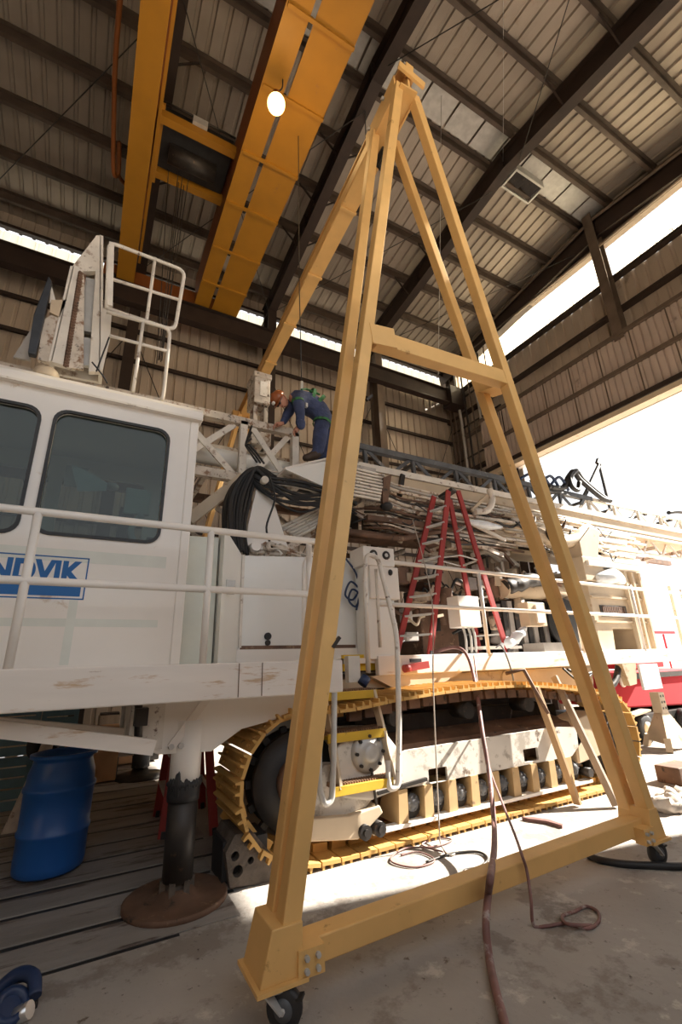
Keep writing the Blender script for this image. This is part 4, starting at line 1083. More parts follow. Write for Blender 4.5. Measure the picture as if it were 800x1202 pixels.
MB().box(6.02, 6.42, 4.86, 5.05, 2.05, 2.42).build('junction_box', 'beige', eg, bevel=.01)
MB().box(6.18, 6.36, 4.83, 4.86, 2.10, 2.38).build('box_lid', 'white', eg)
MB().box(6.3, 7.4, 4.9, 5.3, 1.64, 1.80).build('battery_tray', 'tray', eg)
MB().box(5.0, 5.8, 4.9, 5.2, 1.72, 1.76).build('grab_bar', 'white', eg)
MB().cyl((6.6, 4.9, 3.3), (6.75, 4.9, 2.82), .06, n=10).build('stack_pipe', 'white_worn', eg)
ck = MB().prism([(8.05, 1.64), (9.85, 1.64), (9.85, 3.15), (9.6, 3.25), (8.05, 3.15)], 'y', 5.1, 6.9, [[(8.5, 1.66), (9.3, 1.66), (9.3, 2.05), (8.55, 2.05)]]).build('cooler_housing', 'beige', eg, bevel=.015)
for k in range(13): MB().bar((8.35 + .055 * k, 5.08, 2.28), (8.35 + .055 * k, 5.08, 2.45), .03, .02, up=(0, 1, 0)).build('grille_slat', 'brown_steel', ck)
MB().box(8.28, 9.1, 5.085, 5.1, 2.26, 2.47).build('grille_back', 'dark_steel', ck)
for x in (9.2, 9.45, 9.7): MB().box(x, x + .06, 5.02, 5.1, 1.66, 3.15).build('housing_rib', 'beige', ck)
for z in (2.15, 2.6, 2.9): MB().box(8.05, 9.85, 5.06, 5.1, z, z + .035).build('housing_rib', 'beige', ck)
MB().box(8.0, 10.0, 4.95, 5.6, 3.18, 3.28).build('housing_top', 'white', ck)
bg = MB(); bg.tube(curve([(8.2, 5.0, 2.95), (8.5, 4.98, 2.98), (8.8, 5.0, 3.02), (9.05, 5.0, 2.92)], 6), [.04 + .11 * math.sin(PI * (i + 1) / 20) for i in range(19)], 10)
bg.build('plastic_wrap', 'bag', eg)
for k in range(12): MB().box(6.0 + .14 * k, 6.1 + .14 * k, 5.35, 5.4, 1.68, 2.5).build('radiator_fin', ('dark_steel', 'tray')[k % 2], eg)
random.seed(31)
for k in range(120):
    x = random.uniform(3.4, 7.9); y = random.uniform(5.34, 5.85); z = random.uniform(1.7, 2.95)
    mt = ('tan_mach', 'beige', 'brown_steel', 'tray', 'dark_steel', 'tan_mach', 'brown_steel')[k % 7]
    l = random.uniform(.10, .36)
    if k % 4 == 0: MB().box(x - l / 3, x + l / 3, y - .08, y + .08, z, z + random.uniform(.06, .25)).build('pump_body', mt, eg, bevel=.01)
    elif k % 4 == 1: MB().tube(curve([(x - l, y, z), (x - l * .3, y - .06, z + random.uniform(-.15, .15)), (x + l * .4, y, z + random.uniform(-.1, .15)), (x + l, y + .03, z)], 5), random.uniform(.010, .024), 7).build('hose', ('hose', mt)[k % 3 == 0], eg)
    elif k % 4 == 2: MB().cyl((x, y, z), (x + random.uniform(-.1, .1), y - .03, z + random.uniform(.1, .35)), random.uniform(.04, .10), n=12).build('filter_canister', mt, eg)
    else: MB().bar((x, y, z), (x + random.uniform(-.4, .4), y, z + random.uniform(-.1, .3)), .05, .04).build('bracket', mt, eg)
# ------------------------------------------------------------------ yellow A-frame gantry
gan = empty('gantry_crane', (2.7, 2.6, 0), 'tall yellow steel A-frame gantry on castors, its beam running over the rig', 'gantry')
GY0, GY1 = 2.56, 2.70
TOPZ = 8.12
def leg(p0, p1, name='leg'):
    m_ = MB().bar(p0, p1, .10, .10, up=(0, 1, 0)); return m_.build(name, 'gantry', gan, bevel=.008)
lf0, lr0 = V((1.045, GY0, .32)), V((1.045, GY1, .32)); rf0, rr0 = V((4.22, GY0, .32)), V((4.20, GY1, .32))
lf1, lr1 = V((2.31, 2.50, 7.82)), V((2.33, 3.02, 7.8)); rf1, rr1 = V((2.53, 2.50, 7.80)), at(463, 168, Y=3.05)
for a, b in ((lf0, lf1), (lr0, lr1), (rf0, rf1), (rr0, rr1)): leg(a, b)
MB().bar((1.05, (GY0 + GY1) / 2, .225), (4.2, (GY0 + GY1) / 2, .275), .13, .115).build('base_beam', 'gantry', gan, bevel=.008)
for x, s in ((1.0, 1), (4.2, -1)):
    f = MB(); y = (GY0 + GY1) / 2
    f.prism([(x - .105, .188), (x + .11, .188), (x + .06 + .05 * (s > 0), .40), (x - .05 - .0 * s, .40)], 'y', y - .13, y + .13)
    fo = f.build('foot_bracket', 'gantry', gan, bevel=.006)
    MB().box(x - .125, x + .13, y - .155, y + .155, .172, .19).build('foot_plate', 'gantry', fo)
    MB().box(x + s * .14 - .06, x + s * .14 + .08, y - .145, y - .06, .18, .29).build('bolt_plate', 'gantry', fo)
    for k in range(4):
        bx = x + s * (.12 + .06 * (k % 2)); MB().cyl((bx, y - .14, .21 + .05 * (k // 2)), (bx, y - .165, .21 + .05 * (k // 2)), .013, n=6).build('bolt', 'galv', fo)
def caster(px, py, x, y, ang):
    ca = empty('caster', (x, y, 0)); place(ca, (x, y, 0), gan)
    d = V((math.cos(ang), math.sin(ang), 0)); n = V((-d.y, d.x, 0)); c = V((x, y, .084)) + d * .05
    w = MB(); w.lathe([(.03, -.026), (.07, -.026), (.084, -.017), (.084, .017), (.07, .026), (.03, .026)], c, axis=n, n=26); w.build('wheel', 'black', ca)
    MB().lathe([(.012, -.03), (.045, -.028), (.045, .028), (.012, .03)], c, axis=n, n=18).build('wheel_hub', 'chord_dark', ca)
    fk = MB()
    for s in (-1, 1): fk.bar(c + n * .034 * s, V((x, y, .158)) + n * .034 * s - d * .02, .008, .06, up=n, w1=.008, h1=.10)
    fk.cyl((x, y, .15), (x, y, .173), .055, n=16); fk.cyl(c - n * .045, c + n * .045, .012, n=8)
    fk.build('fork', 'galv', ca)
    MB().bar(V((x, y, .115)) + d * .06, V((x, y, .13)) + d * .14, .05, .012).build('brake_pedal', 'dark_steel', ca)
caster(0, 0, .99, 2.56, math.radians(-40)); caster(0, 0, 4.17, 2.56, math.radians(-12))
# horizontal brace, its end plates and the spacers between the doubled legs
bl, br_ = at(438, 399, Y=GY0 - .02), at(596, 448, Y=GY0 - .02)
MB().bar(bl, br_, .11, .15).build('cross_brace', 'gantry', gan, bevel=.006)
MB().bar(bl - V((.06, .06, 0)), bl + V((.18, -.065, .03)), .012, .19).build('brace_plate', 'gantry', gan)
for px, py in ((582, 455),):
    a, b = at(px + 12, py - 5, Y=GY0 + .03), at(px - 12, py + 3, Y=2.85)
    MB().bar(a, b, .22, .10).build('leg_spacer', 'gantry', gan)
for px, py, q in ((430, 470, .0), (390, 760, 0)): 
    p = at(px, py, Y=GY0 - .06); MB().bar(p, p + V((.05, 0, .06)), .02, .02).build('cleat', 'dark_steel', gan)
# top beam
b0, b1 = V((2.39, 2.40, 7.86)), V((2.95, 10.75, 8.12))
tb = MB(); tb.ibeam(b0, b1, .22, .30, .025)
tb.build('top_beam', 'gantry', gan)
for s in (-1, 1):
    d = V((s * .10, 0, 0)); MB().bar(b0 + d + V((.04, .6, -.06)), b1 + d - V((.09, 1.4, .06)), .05, .14).build('beam_channel', 'gantry', gan)
dd = (b1 - b0).normalized()
for s in (-1, 1):
    m_ = MB(); p, q = b0 + V((s * .12, .1, -.02)), b0 + dd * .80 + V((s * .12, 0, -.02)); m_.bar(p, q, .02, .30); ho_ = m_.build('head_plate', 'gantry', gan)
    for t in (.2, .55): c = b0 + dd * t + V((s * .15, .1, .02)); MB().cyl(c, c + V((s * .03, 0, 0)), .022, n=8).build('bolt', 'galv', ho_)
MB().bar(b0 + V((-.15, -.03, .08)), b0 + V((.20, -.03, .0)), .03, .11).build('cap_plate', 'gantry', gan)
MB().bar(b0 + V((0, 0, .05)), b0 + V((.02, 0, .24)), .10, .06).build('cap_lug', 'gantry', gan)
for k in range(5):
    p = b0 + dd * (1.6 + 1.3 * k); MB().bar(p + V((0, -.02, -.17)), p + V((0, .02, -.17)), .26, .03).build('splice_plate', 'gantry', gan)
# far A-frame
f1 = b1 + V((0, 0, -.1))
for s, y in ((-1, 10.45), (1, 10.45), (-1, 10.75), (1, 10.75)):
    leg(f1 + V((s * .12, y - 10.75, 0)), V((3.0 + s * 1.65, 10.62 + (y - 10.6) * .3, .3)))
MB().bar((1.35, 10.62, .27), (4.65, 10.62, .27), .15, .13).build('base_beam', 'gantry', gan)
MB().bar(f1 + V((-.3, -.15, -.05)), f1 + V((.3, -.15, -.05)), .14, .3).build('head_plate', 'gantry', gan)
for x in (1.36, 4.64): MB().cyl((x, 10.6, .10), (x, 10.66, .10), .10, n=18).build('wheel', 'black', gan)
# chain hoist parked at the near end
hs = empty('chain_hoist', at(451, 186, Y=3.15), 'small black chain hoist hanging under the gantry head', 'hoist')
hp = V(WL[hs.name])
hm = MB(); hm.box(hp.x - .07, hp.x + .07, hp.y - .06, hp.y + .06, hp.z - .12, hp.z + .12); hm.cyl(hp + V((0, -.1, 0)), hp + V((0, .1, 0)), .10, n=16)
hm.build('hoist_body', 'black', hs, bevel=.01)
ch = MB()
for k in range(14):
    c = hp + V((0, 0, .14 + .045 * k)); r = .016
    if c.z > 7.7: break
    ch.tube([c + (V((r, 0, 0)) if k % 2 else V((0, r, 0))) * math.cos(a) + V((0, 0, .028)) * math.sin(a) for a in [i * PI / 4 for i in range(8)]], .006, 5, True)
ch.build('chain', 'galv', hs)
MB().tube(curve([hp + V((0, 0, -.1)), hp + V((0, 0, -.2)), hp + V((.05, 0, -.26)), hp + V((.02, 0, -.32)), hp + V((-.04, 0, -.28))], 5), .015, 7).build('hook', 'galv', hs)
MB().box(hp.x - .09, hp.x - .03, hp.y - .03, hp.y + .03, hp.z + .05, hp.z + .12).build('warning_tag', 'yellow_paint', hs)

# rotary head of the mast beside the far gantry leg (part of the mast)
rh = MB(); c = at(304, 455, Y=6.3)
rh.box(c.x - .14, c.x + .13, 6.1, 6.5, 5.62, 6.18); rh.box(c.x - .16, c.x + .15, 6.08, 6.52, 6.10, 6.2)
rh.build('rotary_head', 'white_rusty', mast, bevel=.015)
r2 = MB(); r2.bar((c.x - .08, 6.3, 4.9), (c.x - .08, 6.3, 5.62), .07, .2); r2.bar((c.x + .10, 6.3, 4.9), (c.x + .10, 6.3, 5.62), .07, .2); r2.box(c.x - .15, c.x + .18, 6.15, 6.45, 4.9, 5.15)
r2.build('head_clevis', 'white_rusty', mast, bevel=.01)
MB().box(c.x - .05, c.x + .07, 6.08, 6.1, 5.75, 6.02).build('head_plate_rusty', 'white_worn', mast)
MB().ball((c.x + .02, 6.25, 5.2), .14, .12, .10).build('head_grease', 'mud', mast)

# ------------------------------------------------------------------ the worker
PY = 5.33
def J(px, py, dy=0): return at(px, py, Y=PY + dy)
jt = {
    'pel': (J(379, 485, .10), .175), 'waist': (J(370, 476, .10), .175), 'chest': (J(357, 469, .10), .185), 'neck': (J(346, 466, .10), .085), 'nape': (J(339, 468, .10), .060),
    'shL': (J(349, 470, -.09), .10), 'elL': (J(353, 488, -.14), .078), 'wrL': (J(350, 501, -.06), .045),
    'shR': (J(346, 468, .28), .10), 'elR': (J(339, 484, .22), .080), 'wrR': (J(331, 497, .12), .046),
    'hpL': (J(379, 492, .0), .135), 'knL': (J(375, 514, -.03), .115), 'anL': (J(373, 533, -.03), .092), 'toL': (J(355, 539, -.03), .048),
    'hpR': (J(382, 492, .20), .135), 'knR': (J(382, 514, .22), .115), 'anR': (J(383, 533, .22), .092), 'toR': (J(364, 537, .24), .042)}
ed = [('pel', 'waist'), ('waist', 'chest'), ('chest', 'neck'), ('neck', 'nape'), ('chest', 'shL'), ('shL', 'elL'), ('elL', 'wrL'), ('chest', 'shR'), ('shR', 'elR'), ('elR', 'wrR'),
      ('pel', 'hpL'), ('hpL', 'knL'), ('knL', 'anL'), ('anL', 'toL'), ('pel', 'hpR'), ('hpR', 'knR'), ('knR', 'anR'), ('anR', 'toR')]
keys = list(jt); me = bpy.data.meshes.new('body_skeleton')
me.from_pydata([jt[k][0] for k in keys], [(keys.index(a), keys.index(b)) for a, b in ed], [])
so = bpy.data.objects.new('body_skeleton', me); COL.objects.link(so)
bm = bmesh.new(); bm.from_mesh(me); sl_ = bm.verts.layers.skin.verify(); bm.verts.ensure_lookup_table()
for i, k in enumerate(keys): bm.verts[i][sl_].radius = (jt[k][1],) * 2; bm.verts[i][sl_].use_root = (k == 'pel')
bm.to_mesh(me); bm.free()
so.modifiers.new('skin', 'SKIN').use_smooth_shade = True
ss = so.modifiers.new('sub', 'SUBSURF'); ss.levels = ss.render_levels = 2
bpy.context.view_layer.update()
bmesh_ = bpy.data.meshes.new_from_object(so.evaluated_get(bpy.context.evaluated_depsgraph_get()))
bpy.data.objects.remove(so)
pb = MB()
pb.add([v.co for v in bmesh_.vertices], [list(p.vertices) for p in bmesh_.polygons], True)
# boots take the faces below the trouser hems
for i, f in enumerate(pb.f):
    c = sum((pb.v[j] for j in f), V()) / len(f)
    if c.z < jt['anL'][0].z - .01: pb.m[i] = 2
    elif (c - jt['nape'][0]).length < .07 and c.x < jt['neck'][0].x - .05: pb.m[i] = 1
# cloth folds
for v in pb.v: v += V((noise.noise(v * 9), noise.noise(v * 9 + V((7, 0, 0))), noise.noise(v * 9 + V((0, 9, 0))))) * .014
HC = J(330, 470, .10)                       # head centre; the face looks down and left
hf = V((-.35, -.12, -.93)).normalized(); hu = V((-.93, 0, .36)); hu = (hu - hf * hu.dot(hf)).normalized(); hs_ = hf.cross(hu)
pb.mi = 1
def hl_(f, u, s): return HC + hf * f + hu * u + hs_ * s
q0 = len(pb.v); pb.ball((0, 0, 0), .078, .098, .115, 16, 12)
for i in range(q0, len(pb.v)):
    v = pb.v[i].copy(); k = 1 if v.z > -.03 else 1 - .45 * min(1, (-.03 - v.z) / .085)     # jaw narrows
    pb.v[i] = hl_(v.y + (.012 if v.z < -.04 and v.y > 0 else 0), v.z, v.x * k)
nose = MB
pb.add([hl_(.092, .02, 0), hl_(.088, -.035, .018), hl_(.088, -.035, -.018), hl_(.125, -.032, 0)], [(0, 1, 3), (0, 3, 2), (1, 2, 3), (0, 2, 1)])
for s in (-1, 1):
    pb.tube(curve([hl_(.0, .03, s * .078), hl_(-.025, .02, s * .09), hl_(-.02, -.02, s * .088), hl_(.0, -.035, s * .078)], 4), .011, 6)
    pb.ball(hl_(.085, .015, s * .032), .012)
pb.tube([hl_(.094, -.06, -.025), hl_(.10, -.06, 0), hl_(.094, -.06, .025)], .007, 6)
def hand(w, d, side):
    """palm, four unequal bent fingers and a thumb, resting on what lies below"""
    d = d.normalized(); n = V((0, 0, 1)); n = (n - d * n.dot(d)).normalized(); a = d.cross(n) * side
    pb.tube([w - d * .02, w + d * .03, w + d * .085], [.028, .036, .036], 8)
    for k, L in enumerate((.068, .078, .073, .056)):
        r = w + d * .078 + a * (.033 - .022 * k)
        pb.tube(curve([r, r + d * L * .5 + n * .006, r + d * L * .85 - n * .016, r + d * L - n * .038], 3), [.010] * 4 + [.0095] * 3 + [.008] * 3, 6)
    r = w + d * .03 + a * .036; pb.tube(curve([r, r + a * .025 + d * .03, r + a * .02 + d * .062 - n * .015], 3), .0105, 6)
hand(jt['wrR'][0], V((-.8, .05, -.35)), 1); hand(jt['wrL'][0], V((-.45, .25, -.8)), -1)
person = pb.build('person', ['denim', 'skin', 'boot'])
tag(person, 'person in navy coveralls and brown hard hat bending over the mast', 'person')
def hatpt(r, t, p, k=1): return None
hh_ = MB(); prof = [(.125, .0), (.122, .045), (.108, .085), (.075, .118), (.03, .132), (.004, .134)]
hh_.lathe(prof, hl_(-.005, .03, 0), axis=hu, n=22)
hh_.tube([hl_(-.11, .04, 0), hl_(-.06, .14, 0), hl_(.0, .168, 0), hl_(.06, .14, 0), hl_(.11, .04, 0)], .012, 6)
hat = hh_.build('hard_hat', 'hat', person)
bri = MB(); bri.prism([(math.cos(a) * .125, math.sin(a) * (.13 if math.sin(a) < 0 else .175)) for a in [i * PI / 12 for i in range(24)]], 'z', -.004, .004)
bri.v = [hl_(v.y, .032 + v.z, v.x) for v in bri.v]; bri.build('hat_brim', 'hat', hat)
MB().cyl(hl_(.115, .085, 0), hl_(.15, .09, 0), .024, n=12).build('head_lamp', 'glow' if 0 else 'white_cool', hat)
for k in range(5): MB().ball(hl_(.06 * math.cos(k * 1.3), .13, -.06 * math.sin(k * 1.3)), .012).build('hat_sticker', ('yellow_paint', 'white_cool')[k % 2], hat)
gl_ = MB()
for s in (-1, 1): gl_.ball(hl_(.102, .015, s * .034), .026, .026, .02, 10, 6)
gl_.tube([hl_(.0, .02, -.082), hl_(.09, .02, -.06), hl_(.108, .018, 0), hl_(.09, .02, .06), hl_(.0, .02, .082)], .006, 5)
gl_.build('safety_glasses', 'black', person)
# harness straps follow the body
def ring(c, d, r, w, nm, mt='strap', sy=1.):
    d = d.normalized(); a = d.orthogonal().normalized(); b = d.cross(a)
    m_ = MB(); k = 20
    for off in (-w / 2, w / 2):
        m_.v += [V(c) + d * off + (a * math.cos(t) + b * math.sin(t)) * r for t in [2 * PI * i / k for i in range(k)]]
        m_.v += [V(c) + d * off + (a * math.cos(t) + b * math.sin(t)) * (r + .008) for t in [2 * PI * i / k for i in range(k)]]
    for i in range(k):
        j = (i + 1) % k
        for q in ((k + i, k + j, 3 * k + j, 3 * k + i), (i, j, 2 * k + j, 2 * k + i), (i, j, k + j, k + i), (2 * k + i, 2 * k + j, 3 * k + j, 3 * k + i)): m_.f.append(q); m_.s.append(False); m_.m.append(0)
    return m_.build(nm, mt, person)
wd = jt['waist'][0] - jt['pel'][0]; cd_ = jt['chest'][0] - jt['waist'][0]
ring(jt['waist'][0], wd, .207, .055, 'waist_belt'); ring(jt['chest'][0].lerp(jt['waist'][0], .35), cd_, .213, .05, 'chest_strap')
ring(jt['hpL'][0].lerp(jt['knL'][0], .25), jt['knL'][0] - jt['hpL'][0], .138, .045, 'leg_strap'); ring(jt['hpR'][0].lerp(jt['knR'][0], .25), jt['knR'][0] - jt['hpR'][0], .138, .045, 'leg_strap')
ring(jt['elL'][0].lerp(jt['shL'][0], .9), jt['elL'][0] - jt['shL'][0], .085, .04, 'shoulder_strap')
m_ = MB()
for dy in (-.06, .26): m_.tube(curve([jt['waist'][0] + V((.0, dy - .1, .10)), jt['chest'][0] + V((.0, dy * .6 - .06, .125)), jt['neck'][0] + V((.04, dy * .9 - .1, .05))], 5), .016, 6)
m_.build('back_strap', 'strap', person)
MB().box(*[v for p in [(J(359, 476, -.12))] for v in (p.x - .012, p.x + .02, p.y - .02, p.y + .02, p.z - .03, p.z + .035)]).build('harness_buckle', 'galv', person)
MB().ball(J(353, 497, -.12), .07, .05, .10).build('tool_pouch', 'denim', person)
# life line to the roof
ln = J(354, 458, .10)
ll = MB(); ll.tube([ln, ln + V((-.02, .05, 2.0)), (ln.x + .05, ln.y + .3, zroof(ln.y + .3) - .25)], .008, 6)
lo2 = ll.build('fall_arrest_line', 'black'); tag(lo2, 'thin black fall arrest line from the worker up to the roof', 'rope')
MB().bar(ln + V((0, 0, -.02)), ln + V((0, 0, .16)), .035, .03).build('snap_hook', 'galv', lo2)
# ------------------------------------------------------------------ loose things around the rig
bc_ = at(56, 1020, Z=.03)
br = empty('barrel', bc_, 'blue plastic barrel standing on the dark timbers under the cab', 'barrel')
R0 = .265
MB().lathe([(.0, .03), (R0 - .03, .03), (R0 - .005, .05), (R0, .10), (R0, .30), (R0 + .012, .315), (R0 + .012, .335), (R0, .35), (R0 + .004, .62), (R0 + .016, .635), (R0 + .016, .66), (R0, .675), (R0 - .006, .76), (R0 - .035, .85), (R0 - .03, .87),
            (R0 + .0, .885), (R0 + .0, .91), (R0 - .02, .915), (R0 - .03, .89), (R0 - .035, .86), (0, .855)], V((bc_.x, bc_.y, 0)), n=40).build('shell', 'blue', br)
for dx, dy in ((.12, .05), (-.12, -.04)): MB().cyl((bc_.x + dx, bc_.y + dy, .85), (bc_.x + dx, bc_.y + dy, .875), .035, n=14).build('bung', 'blue', br)


def step_ladder(name, fl, fr_, rl, rr, topc, top_w, nstep, label, mt, y_side=None):
    """two front rails with treads, two rear rails with bars, cap on top"""
    o = empty(name, (fl + fr_ + rl + rr) / 4, label, 'ladder')
    t = [topc + V(d) for d in top_w]                       # tops of the four rails
    for a, b in zip((fl, fr_, rl, rr), t): MB().bar(a, b, .032, .085, up=(1, 0, 0)).build('rail', mt, o); MB().bar(a - V((0, 0, .0)), a + (b - a).normalized() * .06, .075, .04, up=(1, 0, 0)).build('rubber_foot', 'black', o)
    for k in range(1, nstep + 1):
        s = k / (nstep + 1.)
        MB().bar(fl.lerp(t[0], s), fr_.lerp(t[1], s), .085, .025).build('step', 'galv', o)
        if k % 2: MB().bar(rl.lerp(t[2], s), rr.lerp(t[3], s), .03, .025).build('rear_bar', 'galv', o)
    c = topc + V((0, 0, .02)); lo_ = [min(q[i] for q in t) for i in range(3)]; hi_ = [max(q[i] for q in t) for i in range(3)]
    MB().bar((t[0] + t[2]) / 2 + V((0, .03, .01)), (t[1] + t[3]) / 2 + V((0, -.03, .01)), .16, .05).build('top_cap', 'dark_steel', o, bevel=.006)
    s = .55; MB().tube([fl.lerp(t[0], s), (fl.lerp(t[0], s) + rl.lerp(t[2], s)) / 2 + V((0, 0, .06)), rl.lerp(t[2], s)], .012, 6).build('spreader', 'galv', o)
    MB().tube([fr_.lerp(t[1], s), (fr_.lerp(t[1], s) + rr.lerp(t[3], s)) / 2 + V((0, 0, .06)), rr.lerp(t[3], s)], .012, 6).build('spreader', 'galv', o)
    return o


f1_, f2_, r1_, r2_ = at(464, 766, Y=5.26), at(504, 766, Y=4.9), at(562, 762, Y=5.26), at(595, 760, Y=4.9)
for q in (f1_, f2_, r1_, r2_): q.z = 1.65
tpz = at(526, 576, Y=4.96)
tops = [at(509, 583, Y=5.14) - tpz, V((0, 0, 0)), at(527, 581, Y=5.14) - tpz, at(537, 576, Y=4.96) - tpz]
tops[2].z = tops[0].z
step_ladder('step_ladder', f1_, f2_, r1_, r2_, tpz, tops, 8, 'tall red step ladder standing on the rig deck under the mast', 'red')
ks = [at(184, 958, Z=.03), at(190, 985, Z=.03), at(237, 948, Z=.03), at(251, 980, Z=.03)]
step_ladder('step_ladder', ks[0], ks[1], ks[2], ks[3], V((1.14, 5.75, 1.75)), [(-.08, .22, 0), (-.08, -.15, 0), (.08, .22, 0), (.08, -.15, 0)], 4, 'short red step ladder on the floor behind the jack leg', 'red')

# dark cast block with holes next to the track
cb_ = empty('steel_block', (1.4, 4.1, 0), 'dark heavy cast steel block with round holes beside the track end', 'block')
def blk(px, py): p = at(px, py, Y=4.02); return (p.x, max(p.z, 0.0))
pts = [blk(263, 1000), blk(274, 978), blk(296, 976), blk(326, 1012), blk(328, 1040), blk(308, 1048), blk(268, 1040)]
hls = [[(x + r * math.cos(-a), z + r * math.sin(-a)) for a in [i * PI / 7 for i in range(14)]] for x, z, r in ((pts[0][0] + .075, .22, .032), (pts[0][0] + .10, .12, .04), (pts[0][0] + .20, .17, .025))]
MB().prism(pts, 'y', 3.98, 4.4, hls).build('casting', 'mud', cb_, bevel=.035)
MB().box(pts[0][0], pts[0][0] + .36, 4.06, 4.38, .03, .3).build('core', 'black', cb_)
# leaning lengths of timber
for nm, p0, p1, mt, lab, extra in (('timber_prop', at(678, 944, Z=.02), at(628, 806, Y=3.90), 'wood', 'reddish timber prop leaning on the track, left of the pair', 1), ('timber_prop', at(723, 946, Z=.02), at(650, 794, Y=4.1), 'wood_dark', 'weathered timber prop leaning on the track, nearer the gantry leg', 0)):
    o = MB().bar(p0, p1, .085, .045, up=(1, 0, 0)).build(nm, mt, bevel=.006)
    tag(o, lab, 'timber')
    if extra:
        d = (p1 - p0).normalized(); MB().tube([p1 - d * .3 + V((0, -.04, 0)), p1 + d * .12 + V((-.12, 0, .08)), p1 + V((-.35, .1, .16))], .022, 8).build('strapped_pipe', 'brown_steel', o, label='red-brown pipe on its upper end')
# strip of rubber on the bright floor
tag(MB().prism([(4.18, 3.86), (4.26, 3.82), (4.34, 3.66), (4.34, 3.5), (4.30, 3.48), (4.28, 3.64), (4.20, 3.78)], 'z', .0, .03).build('rubber_strip', 'hose_red'), 'short curved brown rubber strip lying in the sunlight', 'strip')

# hoses, cords and cables
def onfloor(px, py, r=.02): return at(px, py, Z=r)
hz = MB().tube(curve([at(506, 767, Y=5.05), at(532, 760, Y=4.8), at(547, 768, Y=4.52), at(557, 800, Y=4.25), at(566, 860, Y=3.85), at(574, 910, Y=3.65), at(579, 960, Y=3.3), at(580, 990, Y=2.95), at(578, 1012, Y=2.70), at(575, 1032, Z=.37), at(573, 1048, Y=2.525), at(570, 1085, Y=2.42), onfloor(574, 1125, .025), onfloor(581, 1160, .025), onfloor(592, 1202, .025), onfloor(604, 1260, .025)], 9), .022, 10).build('air_hose', 'hose_red')
tag(hz, 'thick red-brown air hose drooping from the deck over the base beam', 'hose')
tag(MB().tube(curve([at(556, 770, Y=4.55), at(566, 850, Y=4.0), at(574, 900, Y=3.8), at(589, 942, Y=3.3), at(604, 980, Y=2.85), at(612, 1003, Z=.36), at(617, 1018, Y=2.535), at(620, 1034, Y=2.50), at(623, 1058, Y=2.46), onfloor(626, 1086, .012), onfloor(642, 1087, .012), onfloor(663, 1084, .012), onfloor(688, 1090, .012), onfloor(702, 1082, .012), onfloor(701, 1070, .012), onfloor(687, 1064, .012), onfloor(674, 1070, .014), onfloor(660, 1075, .016), onfloor(664, 1084, .03), onfloor(680, 1086, .03), onfloor(694, 1086, .014)], 7), .010, 8).build('power_cord', 'hose_red'),
    'thin dark cord crossing the base beam and ending in a loop', 'cord')
tag(MB().tube(curve([at(582, 760, Y=4.7), at(588, 758, Y=4.56), at(597, 778, Y=4.50), at(603, 805, Y=4.5), at(600, 835, Y=4.5), at(598, 852, Y=4.5), at(604, 872, Y=4.5), at(606, 882, Y=4.5), at(600, 884, Y=4.5), at(596, 874, Y=4.5), at(598, 856, Y=4.51)], 7), .011, 8).build('wire_sling', 'chord_dark'),
    'steel wire sling with an eye hanging off the deck edge', 'sling')
tag(MB().tube(curve([at(484, 610, Y=4.4), at(506, 700, Y=4.3), at(508, 800, Y=3.85), at(512, 900, Y=3.8), at(515, 968, Y=3.78), onfloor(517, 990, .01), onfloor(528, 1004, .01), onfloor(540, 996, .01)], 6), .007, 6).build('pull_cord', 'cord'), 'thin pale cord dropping past the track to the floor', 'cord')
tag(MB().tube(curve([onfloor(470, 1004, .01), onfloor(490, 1000, .01), onfloor(510, 1010, .01), onfloor(485, 1018, .01), onfloor(458, 1010, .012), onfloor(475, 996, .014), onfloor(510, 994, .012), onfloor(530, 986, .01), onfloor(512, 984, .01), onfloor(495, 992, .012), onfloor(520, 1000, .012)], 7), .007, 6).build('loose_cord', 'hose_red'), 'tangled thin cord lying on the sunlit floor by the track', 'cord')
tag(MB().tube(curve([onfloor(545, 1032, .012), onfloor(545, 1022, .012), onfloor(562, 1018, .012), onfloor(572, 1008, .012), onfloor(560, 1000, .012), onfloor(530, 1002, .012), onfloor(500, 1012, .012)], 7), .010, 6).build('loose_cord', 'dark_steel'), 'dark cable end curled on the floor just behind the base beam', 'cord')
tag(MB().tube(curve([onfloor(690, 1004, .025), onfloor(702, 1009, .025), onfloor(730, 1014, .025), onfloor(765, 1016, .025), onfloor(800, 1017, .025), onfloor(860, 1014, .025)], 7), .026, 10).build('floor_hose', 'black'), 'black rubber hose lying under the right-hand castor', 'hose')
for a, b, lab in ((at(594, 0, Z=13.6), at(590, 190, Y=4.9), 'thin wire hanging from the roof by the ridge'), (at(521, 130, Z=13.62), at(514, 440, Y=7), 'hoisting cord hanging right of the gantry legs')):
    a.z = zroof(a.y) - .01
    tag(MB().tube([a, (a + b) / 2 + V((.01, 0, -.02)), b], .006, 5).build('hanging_cord', 'galv'), lab, 'cord')

# deck bag
bgp = at(606, 752, Y=4.9)
b_ = MB(); b_.tube(curve([bgp + V((-.32, .05, -.08)), bgp + V((-.1, 0, -.0)), bgp + V((.12, .02, .10)), bgp + V((.3, .05, .2))], 5), [.02, .05, .075, .09, .08, .06, .07, .085, .08, .07, .06, .06, .05, .04, .035, .03], 10)
for v in b_.v: v += V((noise.noise(v * 14), noise.noise(v * 14 + V((3, 0, 0))), noise.noise(v * 14 + V((0, 5, 0))))) * .03
tag(b_.build('plastic_bag', 'bag'), 'crumpled white plastic bag with blue print lying on the deck', 'bag')

